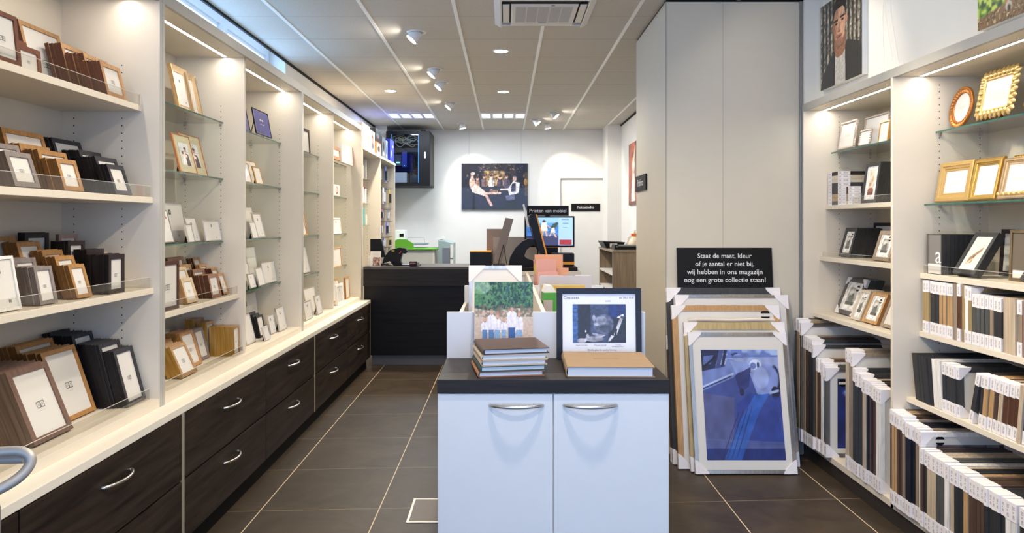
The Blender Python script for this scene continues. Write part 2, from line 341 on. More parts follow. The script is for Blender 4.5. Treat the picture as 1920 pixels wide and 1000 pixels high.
b = MB().box(1.012, 1.018, 4.497, 4.503, 0, 2.862); b.box(1.375, 1.377, 4.4985, 4.5, 0, 2.862)
struct('trim_11', b.mesh('joint', M_('panel_joint', srgb(165, 160, 150), .6)), 'thin corner edge and joint line of tall panel', 'joint')
struct('trim_12', boxm('gap', 1.02, 2.0, 4.51, 5.5, 2.862, CZ, BLACK), 'black strip painted as the shaded gap above the tall panel', 'shadow gap strip')  # shaded gap over the closet block filled with painted black
b = MB()
for q in ((-2.3, -1.7, 0, CZ), (2.1, 2.5, 0, CZ), (-1.7, 2.1, 0, .25), (-1.7, 2.1, 2.62, CZ)): b.box(q[0], q[1], -1.5, -1.38, q[2], q[3])
struct('wall_front', b.mesh('shopfront', WALL), 'shop front wall with its large window behind the camera', 'wall')
# studio door in the back wall
b = MB()
for q in ((.765, .828, 0, 2.20), (.828, 1.47, 2.14, 2.20)): b.box(q[0], q[1], 10.735, 10.77, q[2], q[3])
for q in ((.785, .828, 0, 2.18), (.828, 1.47, 2.14, 2.18)): b.box(q[0], q[1], 10.722, 10.735, q[2], q[3])
d = struct('door_1', b.mesh('door_frame', WHITE), 'white studio door with frame in the back wall', 'door')
ob('door_leaf', boxm('door_leaf', .836, 1.47, 10.762, 10.77, 0, 2.128, M_('door_white', srgb(226, 225, 222), .5)), d)

# ================================================================== shelving on both sides
def shelving(label, s, Xf, Xb, y0, y1, ym, z0, z1, ztop, bays, setback=.026):
    t = thing('shelving_unit', label, 'shelving', ((Xf+Xb)/2, (y0+y1)/2, z0)); L = Vector(t.location)
    def P(name, x0, x1, ya, yb, za, zb, mat, bevel=0.):
        return ob(name, MB().box(min(x0, x1)-L.x, max(x0, x1)-L.x, ya-L.y, yb-L.y, za-L.z, zb-L.z).mesh(name, mat, bevel), t)
    f = -s  # direction into the aisle
    P('side_panel', Xf, Xb, y0, y0+.021, z0, z1, PANEL); P('side_panel', Xf, Xb, y1-.021, y1, z0, z1, PANEL)
    P('divider', Xf+s*setback, Xb, ym-.010, ym+.010, z0, z1, PANEL)
    for ya_ in (y0+.0005, y1-.0205): P('edge_strip', Xf-s*.0012, Xf-s*.0001, ya_, ya_+.02, z0, z1-.006, M_('upright_edge', srgb(176, 174, 168), .4))
    P('back_panel', Xb, Xb+s*.018, y0, y1, z0, ztop, MEL)
    P('base_board', Xf, Xb, y0+.021, y1-.021, z0, z0+(.037 if s < 0 else .033), MEL)
    P('top_panel', Xf+s*.018, Xb, y0, y1, z1, ztop-.002, MEL); P('front_rail', Xf-s*.001, Xf+s*.017, y0, y1, z1-.005, ztop, RAIL)
    for ya, yb, glass, woods in bays:
        ya += .0215; yb -= .0115
        if ym-.02 < ya < ym+.03: ya = ym+.0105; 
        if yb > ym+.1: yb = y1-.0215
        x0 = Xf+s*.128
        q = MB().box(x0-.008-L.x, x0+.008-L.x, ya+.012-L.y, yb-.012-L.y, z1-.003-L.z, z1-.0003-L.z); q.m = [0, 1, 1, 1, 1, 1]; ob('led_strip', q.mesh('led_strip', [LED, ALU]), t)
        for z, xg in glass:
            o = MB(); xa, xb = xg, Xb-s*.002
            o.box(min(xa, xb)-L.x, max(xa, xb)-L.x, ya-L.y, yb-L.y, z-.008-L.z, z-L.z)
            for k in range(6): o.m[k] = 0
            o.m[4 if s > 0 else 5] = 1
            ob('glass_shelf', o.mesh('glass_shelf', [GLASS, GREENEDGE]), t)
            for yy in (ya+.006, yb-.006):
                for xx in ((-1.62, -1.823) if s < 0 else (2.094, 2.29)): P('shelf_pin', xx-.006, xx+.006, yy-.005, yy+.005, z-.02, z-.0085, CHROME)
        for z, xw in woods: P('wooden_shelf', xw, Xb-s*.001, ya, yb, z-.025, z, MEL, .0015)
    return t
GZ = (2.035, 1.715, 1.36, 1.045)
shelving('cream shelving unit nearest the camera on the left wall', -1, -1.46, -1.875, .95, 3.022, 1.985, .683, 2.405, 2.45,
         [(.95, 1.985, [], [(1.57, -1.487), (1.188, -1.485)]), (1.985, 3.022, [], [(1.957, -1.535), (1.57, -1.487), (1.188, -1.485)])])
shelving('cream shelving unit in the middle of the left wall with glass shelves', -1, -1.46, -1.875, 3.024, 5.112, 4.055, .683, 2.405, 2.45,
         [(3.024, 4.055, [(z, -1.606) for z in GZ[:3]], [(1.06, -1.515)]), (4.055, 5.112, [(z, -1.606) for z in GZ], [])])
shelving('cream shelving unit at the far end of the left wall by the counter', -1, -1.46, -1.875, 5.114, 7.20, 6.14, .683, 2.405, 2.45,
         [(5.114, 6.14, [(z, -1.606) for z in GZ], []), (6.14, 7.20, [(z, -1.606) for z in GZ], [])])
shelving('cream shelving unit along the right wall with poster frames at its base', 1, 1.87, 2.33, 2.395, 4.484, 3.442, .082, 2.17, 2.208,
         [(2.395, 3.442, [(1.903, 2.075), (1.554, 2.02)], [(1.22, 2.0), (.94, 1.995), (.625, 1.935)]), (3.442, 4.484, [(1.904, 2.042)], [(1.572, 2.01), (1.252, 1.97), (.902, 1.931)])], 0.0)
struct('baseboard_right', boxm('plinth', 1.88, 2.3, 2.395, 4.484, 0, .082, M_('dark_plinth', srgb(52, 47, 43), .5)), 'dark plinth under the right shelving', 'plinth')
# long worktop and the drawer cabinets under it
wt = MB().box(-1.86, -1.37, .95, 7.22, .653, .683)
tag(ob('worktop', wt.mesh('worktop', M_('cream_worktop', srgb(234, 228, 214), .4), .0015)), 'long cream worktop ledge over the dark drawers on the left', 'worktop')
hm = MB()
N = 12; pts = [(-.092+.184*i/N, -.03*math.sin(math.pi*i/N)**.7 if 0 < i < N else 0., 0) for i in range(N+1)]
hm.tube([(-.092, 0, 0)]+[(p[0], p[1]-.004, 0) for p in pts]+[(.092, 0, 0)], [.006]*(N+3), 10)
BOW = hm.mesh('bow_handle', CHROME)
def drawers(label, y0, y1, far):
    t = thing('drawer_cabinet', label, 'drawer cabinet', (-1.6, (y0+y1)/2, .105)); L = Vector(t.location)
    c = MB().box(-1.85-L.x, -1.392-L.x, y0-L.y, y1-L.y, 0, .65-L.z)
    if True: c.box(-1.392-L.x, -1.3705-L.x, y1-.024-L.y, y1-L.y, 0, .652-L.z)
    ob('body', c.mesh('body', M_('drawer_carcass', srgb(150, 145, 130), .5)), t)
    ym = (y0+y1)/2; w = (y1-.026-y0)/2
    for k in range(2):
        ya = y0+.004+k*(w+.001); yb = ya+w-.006
        for za, zb in ((.108, .364), (.374, .648)):
            d = ob('drawer', MB().box(-.011, .011, ya-(ya+yb)/2, yb-(ya+yb)/2, za-(za+zb)/2, zb-(za+zb)/2).mesh('drawer_front', DARKW, .001), t, (-1.3805-L.x, (ya+yb)/2-L.y, (za+zb)/2-L.z))
            ob('handle', BOW, d, (.011, 0, (zb-za)/2-(.088 if zb > .5 else .072)), (0, 0, R(90)))
    return t
drawers('dark oak drawer cabinet nearest the camera under the worktop', .99, 3.035, 0)
drawers('dark oak drawer cabinet in the middle under the worktop', 3.036, 5.118, 0)
drawers('dark oak drawer cabinet at the far end beside the counter', 5.12, 7.215, 0)
struct('baseboard_left', boxm('toe_kick', -1.85, -1.41, .95, 7.2, 0, .104, BLACK), 'black toe kick under the left drawers', 'toe kick')

# ================================================================== picture frames
def two(name, front, side, rough=.5, coat=.1, metal=0., c2=None):
    a = wood(name+'_face', tuple(x*.82 for x in srgb(*front)), tuple(min(1, x*1.12) for x in srgb(*front)), 'z', 70, .12, rough, coat)
    b = wood(name+'_side', tuple(x*.7 for x in srgb(*side)), tuple(min(1, x*1.15) for x in srgb(*side)), 'z', 90, .05, rough, coat)
    if metal:
        for m in (a, b): m.node_tree.nodes['Principled BSDF'].inputs['Metallic'].default_value = metal
    return [a, b]
FM = {
 'brown': two('red_brown', (112, 68, 50), (74, 46, 38)), 'copper': two('copper_brown', (184, 142, 98), (78, 44, 32)),
 'grey': two('driftwood_grey', (136, 126, 122), (112, 100, 92)), 'gold': two('antique_gold', (172, 128, 78), (120, 82, 42)),
 'black': two('slate_black', (58, 57, 62), (24, 22, 24)), 'dark': two('espresso', (46, 36, 38), (22, 18, 18)),
 'umber': two('umber', (120, 94, 82), (122, 104, 88)), 'mahogany': two('mahogany', (82, 50, 42), (60, 36, 30)),
 'birch': two('birch', (208, 184, 150), (178, 138, 96)), 'walnut': two('walnut', (158, 118, 96), (84, 54, 36)),
 'oak': two('light_oak', (192, 152, 106), (160, 116, 74)), 'tan': two('tan', (178, 134, 90), (170, 124, 68)),
 'brass': two('brass_gold', (182, 140, 92), (180, 138, 64), .32, .3, .25), 'pink': two('pink_brown', (178, 152, 142), (150, 120, 110)),
 'silver': two('silver_metal', (196, 188, 176), (206, 198, 186), .3, .2, .7), 'goldmetal': two('gold_metal', (205, 160, 90), (200, 150, 70), .3, .3, .6),
 'champagne': two('champagne', (236, 206, 164), (220, 188, 144), .2, .3, .85), 'cream': two('cream_wood', (212, 200, 182), (196, 178, 154)),
 'white': two('white_wood', (236, 234, 230), (236, 234, 230)), 'charcoal': two('charcoal', (66, 66, 68), (50, 51, 53)),
 'ash': two('ash_wood', (176, 154, 124), (186, 150, 106)), 'dgrey': two('dark_grey', (98, 94, 92), (82, 84, 82)),
 'taupe': two('taupe', (160, 144, 126), (150, 134, 116)), 'choc': two('chocolate', (84, 64, 54), (82, 64, 55)),
 'navy': two('navy_black', (30, 34, 46), (24, 27, 38)), 'chrome': two('polished_steel', (190, 186, 180), (120, 126, 138), .2, .2, .9),
 'bronze': two('bronze', (130, 112, 84), (110, 92, 64), .4, .3, .4), 'sandgold': two('sand_gold', (196, 172, 124), (176, 152, 104), .5, .3, .2),
}
NAME = {'brown': 'red-brown', 'copper': 'copper-brown', 'grey': 'grey driftwood', 'gold': 'antique gold', 'black': 'slate black', 'dark': 'espresso', 'umber': 'umber brown',
        'mahogany': 'mahogany', 'birch': 'birch', 'walnut': 'walnut', 'oak': 'oak', 'tan': 'tan', 'brass': 'brass', 'pink': 'pinkish brown', 'silver': 'silver', 'goldmetal': 'gold',
        'champagne': 'champagne', 'cream': 'cream', 'white': 'white', 'charcoal': 'charcoal', 'ash': 'ash wood', 'dgrey': 'dark grey', 'taupe': 'taupe', 'choc': 'chocolate brown', 'navy': 'navy black', 'chrome': 'steel', 'bronze': 'bronze', 'sandgold': 'sand gold'}
MC = {}
def moulding(w, h, d, mw, col, style='flat'):
    k = ('m', round(w, 3), round(h, 3), round(d, 4), round(mw, 3), col, style)
    if k in MC: return MC[k]
    prof = {'flat': [(0, d), (0, 0), (mw, 0), (mw, min(.008, d*.7))],
            'round': [(0, d), (0, .003), (.0015, .0008), (mw*.5, 0), (mw-.0015, .0008), (mw, .006)],
            'scoop': [(0, d), (0, .002), (.003, 0), (mw*.25, .004), (mw*.6, .010), (mw*.92, .012), (mw, .010), (mw, .016)],
            'step': [(0, d), (0, .004), (.004, 0), (mw*.45, 0), (mw*.5, .004), (mw*.72, .006), (mw*.76, .009), (mw, .010), (mw, .015)]}[style]
    b = MB(); cs = [(-w/2, 0, 1, 1), (w/2, 0, -1, 1), (w/2, h, -1, -1), (-w/2, h, 1, -1)]; n = len(prof)
    vs = [(x+sx*t, y, z+sz*t) for (x, z, sx, sz) in cs for (t, y) in prof]
    for c in range(4):
        for i in range(n-1):
            b.add(vs, [], 0) if False else None
    b.v = [Vector(p) for p in vs]
    for c in range(4):
        e = (c+1) % 4
        for i in range(n-1):
            b.f.append((c*n+i, e*n+i, e*n+i+1, c*n+i+1)); b.m.append(1 if i == 0 else 0); b.sm.append(False)
        b.f.append((c*n+n-1, e*n+n-1, e*n, c*n)); b.m.append(1); b.sm.append(False)
    MC[k] = b.mesh('moulding', FM[col]); return MC[k]
def insert(w, h, d, mw, logo='pages', style='flat'):
    k = ('i', round(w, 3), round(h, 3), round(d, 4), round(mw, 3), logo, style)
    if k in MC: return MC[k]
    y = {'flat': min(.005, d*.5), 'round': .004, 'scoop': .013, 'step': .012}[style]
    iw, ih = w-2*mw, h-2*mw; b = MB().box(-iw/2-.001, iw/2+.001, y, d-.001, mw-.001, h-mw+.001)
    FZ = lambda x, z, rot=0.: Matrix.Translation((x, y-.0004, z)) @ Matrix.Rotation(R(90), 4, 'X') @ Matrix.Rotation(rot, 4, 'Z')
    def ring(pts, t, mi):
        cx = sum(p[0] for p in pts)/len(pts); cz = sum(p[1] for p in pts)/len(pts); n = len(pts)
        inn = [(cx+(p[0]-cx)*(1-t), cz+(p[1]-cz)*(1-t)) for p in pts]
        vs = [(p[0], y-.0004, p[1]) for p in pts]+[(p[0], y-.0004, p[1]) for p in inn]
        b.add(vs, [(i, (i+1) % n, n+(i+1) % n, n+i) for i in range(n)], mi)
    cz = h*.47; q = min(iw, ih)*.115
    if logo == 'pages':
        for s, a in ((-1, .10), (1, -.06)):
            c, n = math.cos(a), math.sin(a)
            pts = [(s*q*.52+(x*c-z*n), cz+x*n+z*c) for x, z in ((-q*.5, -q*.6), (q*.5, -q*.6), (q*.5, q*.6), (-q*.5, q*.6))]
            ring(pts, .2, 1); b.text('G' if s < 0 else 'B', q*.62, FZ(s*q*.52, cz, a), 1)
        b.add([(-q*.8, y-.0004, cz-q*1.15), (q*.8, y-.0004, cz-q*1.15), (q*.8, y-.0004, cz-q*1.05), (-q*.8, y-.0004, cz-q*1.05)], [(0, 1, 2, 3)], 2)
    elif logo == 'square':
        cz = mw+ih*.76; z = q*.55
        b.add([(-z, y-.0004, cz-z), (z, y-.0004, cz-z), (z, y-.0004, cz+z), (-z, y-.0004, cz+z)], [(0, 1, 2, 3)], 1)
        b.lathe([(0, 0)], 3) if False else None
        b.text('8', z*1.5, Matrix.Translation((0, -.0003, 0)) @ FZ(0, cz), 0)
        for k2 in range(2): b.add([(-z*1.3, y-.0004, cz-z*(1.7+k2*.6)), (z*1.3, y-.0004, cz-z*(1.7+k2*.6)), (z*1.3, y-.0004, cz-z*(1.55+k2*.6)), (-z*1.3, y-.0004, cz-z*(1.55+k2*.6))], [(0, 1, 2, 3)], 2)
        for k2 in range(4): b.add([(iw*.2+k2*.003, y-.0004, mw+ih*.1), (iw*.2+.0015+k2*.003, y-.0004, mw+ih*.1), (iw*.2+.0015+k2*.003, y-.0004, mw+ih*.16), (iw*.2+k2*.003, y-.0004, mw+ih*.16)], [(0, 1, 2, 3)], 1)
    elif logo == 'dots':
        rr = random.Random(3)
        for k2 in range(70):
            x, z, r = rr.uniform(-.46, .46)*iw, mw+rr.uniform(.04, .96)*ih, rr.uniform(.0008, .0022)
            b.add([(x-r, y-.0004, z), (x, y-.0004, z-r), (x+r, y-.0004, z), (x, y-.0004, z+r)], [(0, 1, 2, 3)], 2)
        b.add([(-iw*.2, y-.0005, cz-ih*.04), (iw*.2, y-.0005, cz-ih*.04), (iw*.2, y-.0005, cz+ih*.04), (-iw*.2, y-.0005, cz+ih*.04)], [(0, 1, 2, 3)], 3)
    MC[k] = b.mesh('insert', [PAPER, INK, M_('pale_print', srgb(205, 198, 190), .4, coat=.3), M_('rose_print', srgb(226, 208, 196), .4, coat=.3)]); return MC[k]
RZ = {'L': R(90), 'R': R(-90), 'F': 0.}
def frame(name, label, col, X, Y, Z, w, h, d=.014, mw=.016, lean=0., face='L', style='flat', logo='pages', group=None, cat='picture frame', yaw=0., strut=False):
    a = R(lean)
    t = thing(name, label, cat, (X, Y, Z+max(0, d*math.sin(a))+.0006), (-a, 0, RZ[face]+yaw), group)
    ob('moulding', moulding(w, h, d, mw, col, style), t); ob('insert', insert(w, h, d, mw, logo, style), t)
    if strut:
        k = ('strut', round(h, 2), round(lean), round(d, 3))
        if k not in MC:
            b = MB(); hh = h*.62; ln = hh*math.cos(a)/math.cos(R(22)-a)*.985/.93
            b.T = Matrix.Translation((0, d+.0005, hh)) @ Matrix.Rotation(-R(180-22), 4, 'X')
            b.prism([(-.012, 0), (.012, 0), (.022, ln*.93), (-.022, ln*.93)], -.0015, .0015, 'y'); MC[k] = b.mesh('easel_strut', BLACK)
        ob('easel_strut', MC[k], t)
    return t
ORD = ['frontmost', 'second', 'third', 'fourth', 'fifth', 'sixth', 'seventh', 'eighth', 'ninth', 'tenth', 'eleventh', 'twelfth', 'thirteenth', 'fourteenth', 'fifteenth', 'sixteenth', 'seventeenth', 'eighteenth', 'nineteenth', 'twentieth', 'twenty-first', 'twenty-second', 'twenty-third', 'twenty-fourth']
ROWN = ['front', 'second', 'third', 'fourth', 'rear']
LEFT = [
 ('b1s1a', 'brown', 2, 0.02, -1.600, 2.339, 2.458, 0.097, 5), ('b1s1a', 'brown', 1, 0.02, -1.644, 2.348, 2.455, 0.125, 5),
 ('b1s1b', 'copper', 6, 0.013, -1.545, 2.764, 2.908, 0.137, 14), ('b1s1b', 'copper', 5, 0.014, -1.629, 2.812, 2.985, 0.181, 14), ('b1s1b', 'copper', 4, 0.016, -1.706, 2.811, 2.985, 0.221, 14), ('b1s1b', 'copper', 1, 0.02, -1.785, 2.700, 2.95, 0.285, 14),
 ('b1s2a', 'grey', 3, 0.018, -1.520, 2.206, 2.328, 0.117, 18), ('b1s2a', 'grey', 2, 0.018, -1.581, 2.255, 2.376, 0.150, 18),
 ('b1s2b', 'gold', 3, 0.017, -1.520, 2.450, 2.564, 0.116, 16), ('b1s2b', 'gold', 3, 0.018, -1.577, 2.456, 2.618, 0.148, 16), ('b1s2b', 'gold', 2, 0.02, -1.637, 2.456, 2.622, 0.170, 16), ('b1s2b', 'gold', 1, 0.022, -1.683, 2.456, 2.680, 0.226, 16),
 ('b1s2c', 'black', 3, 0.014, -1.520, 2.772, 2.894, 0.123, 18), ('b1s2c', 'black', 7, 0.0095, -1.568, 2.795, 2.952, 0.159, 18), ('b1s2c', 'black', 6, 0.011, -1.642, 2.829, 2.985, 0.188, 18), ('b1s2c', 'black', 3, 0.012, -1.715, 2.792, 2.985, 0.238, 18),
 ('b1s3a', 'grey', 4, 0.019, -1.522, 2.327, 2.419, 0.128, 11), ('b1s3a', 'grey', 4, 0.017, -1.603, 2.355, 2.467, 0.153, 11),
 ('b1s3b', 'gold', 3, 0.016, -1.520, 2.524, 2.619, 0.124, 16), ('b1s3b', 'gold', 3, 0.016, -1.574, 2.548, 2.661, 0.156, 16), ('b1s3b', 'gold', 3, 0.015, -1.628, 2.569, 2.689, 0.176, 16), ('b1s3b', 'gold', 4, 0.013, -1.679, 2.522, 2.650, 0.210, 16), ('b1s3b', 'gold', 1, 0.015, -1.737, 2.469, 2.612, 0.231, 16),
 ('b1s3c', 'dark', 9, 0.01, -1.508, 2.702, 2.815, 0.152, 0), ('b1s3c', 'dark', 4, 0.013, -1.602, 2.717, 2.836, 0.170, 0), ('b1s3c', 'dark', 5, 0.013, -1.658, 2.692, 2.80, 0.203, 0), ('b1s3c', 'dark', 2, 0.014, -1.800, 2.66, 2.80, 0.235, 0),
 ('b1s3e', 'pink', 1, 0.014, -1.780, 2.83, 2.955, 0.228, 0),
 ('b1s4a', 'umber', 10, 0.0195, -1.545, 2.335, 2.545, 0.262, 22),
 ('b1s4b', 'gold', 5, 0.016, -1.615, 2.599, 2.805, 0.273, 19), ('b1s4b', 'gold', 4, 0.016, -1.704, 2.610, 2.826, 0.296, 19),
 ('b1s4c', 'black', 3, 0.014, -1.510, 2.840, 2.985, 0.231, 15), ('b1s4c', 'black', 8, 0.012, -1.557, 2.832, 2.985, 0.262, 15), ('b1s4c', 'black', 7, 0.012, -1.661, 2.845, 2.985, 0.297, 15), ('b1s4c', 'black', 3, 0.011, -1.752, 2.855, 2.985, 0.305, 15),
 ('b2s4a', 'mahogany', 1, 0.02, -1.540, 3.141, 3.353, 0.225, 0),
 ('b2s4b', 'birch', 3, 0.018, -1.560, 3.492, 3.617, 0.125, 17), ('b2s4b', 'birch', 2, 0.018, -1.620, 3.600, 3.713, 0.175, 17),
 ('b2s4c', 'walnut', 8, 0.01, -1.553, 3.765, 3.894, 0.124, 11), ('b2s4c', 'walnut', 3, 0.014, -1.638, 3.782, 3.925, 0.151, 11), ('b2s4c', 'oak', 2, 0.014, -1.685, 3.748, 3.880, 0.177, 11), ('b2s4c', 'walnut', 2, 0.014, -1.718, 3.70, 3.88, 0.220, 11),
 ('b2s4d', 'copper', 2, 0.014, -1.560, 3.940, 4.022, 0.121, 17), ('b2s4d', 'copper', 4, 0.012, -1.593, 3.950, 4.035, 0.153, 17), ('b2s4d', 'oak', 2, 0.012, -1.647, 3.936, 4.035, 0.174, 17), ('b2s4d', 'copper', 3, 0.012, -1.677, 3.945, 4.035, 0.210, 17),
 ('b2s5a', 'brass', 4, 0.018, -1.528, 3.369, 3.530, 0.161, 24), ('b2s5a', 'tan', 2, 0.018, -1.611, 3.430, 3.570, 0.169, 24),
 ('b2s5b', 'tan', 5, 0.015, -1.597, 3.594, 3.746, 0.185, 17), ('b2s5c', 'grey', 4, 0.015, -1.628, 3.802, 3.920, 0.171, 15),
 ('b2s5d', 'brass', 11, 0.0125, -1.505, 3.945, 4.035, 0.165, 2), ('b2s5d', 'brass', 4, 0.013, -1.650, 3.93, 4.035, 0.188, 2), ('b2s5d', 'brass', 4, 0.013, -1.708, 3.92, 4.035, 0.205, 2),
]
SHELF = {'b1s1': (1.957, 'top shelf, nearest left bay'), 'b1s2': (1.57, 'second shelf, nearest left bay'), 'b1s3': (1.188, 'third shelf, nearest left bay'), 'b1s4': (.72, 'bottom shelf, nearest left bay'),
         'b2s4': (1.06, 'wooden shelf, second left bay'), 'b2s5': (.72, 'bottom shelf, second left bay')}
_rows = {}
for tg, col, n, step, X, ya, yb, h, lean in LEFT:
    z, place = SHELF[tg[:4]]; key = (tg, col); r = _rows.get(key, 0); _rows[key] = r+1
    w = yb-ya; d = step-.0008; mw = min(.017, w*.14)*(1.15 if col in ('dark',) else 1)
    if col == 'umber': mw = .022
    same = [x for x in LEFT if x[0][:4] == tg[:4] and x[1] == col]
    rowtxt = '' if len(same) == 1 else ROWN[min(r, 4)]+'-row '
    pos = {'b2s5d': 'upright ', 'b2s5b': 'larger '}.get(tg, 'divider-side ' if tg == 'b2s4d' and col == 'oak' else '')
    for k in range(n):
        o = ORD[k] if n > 1 else 'the only one'
        lab = f"{NAME[col]} photo frame, {o} in the {pos}{rowtxt}{NAME[col]} stack, {place}" if n > 1 else f"single {NAME[col]} photo frame in the {rowtxt or 'own '}spot, {place}"
        frame('framed_photo', lab, col, X-k*step/math.cos(R(lean)), (ya+yb)/2+random.uniform(-.003, .003), z, w, h+random.uniform(-.002, .002), d, mw, lean, 'L',
              group=f"{NAME[col]} frames on the {place}")
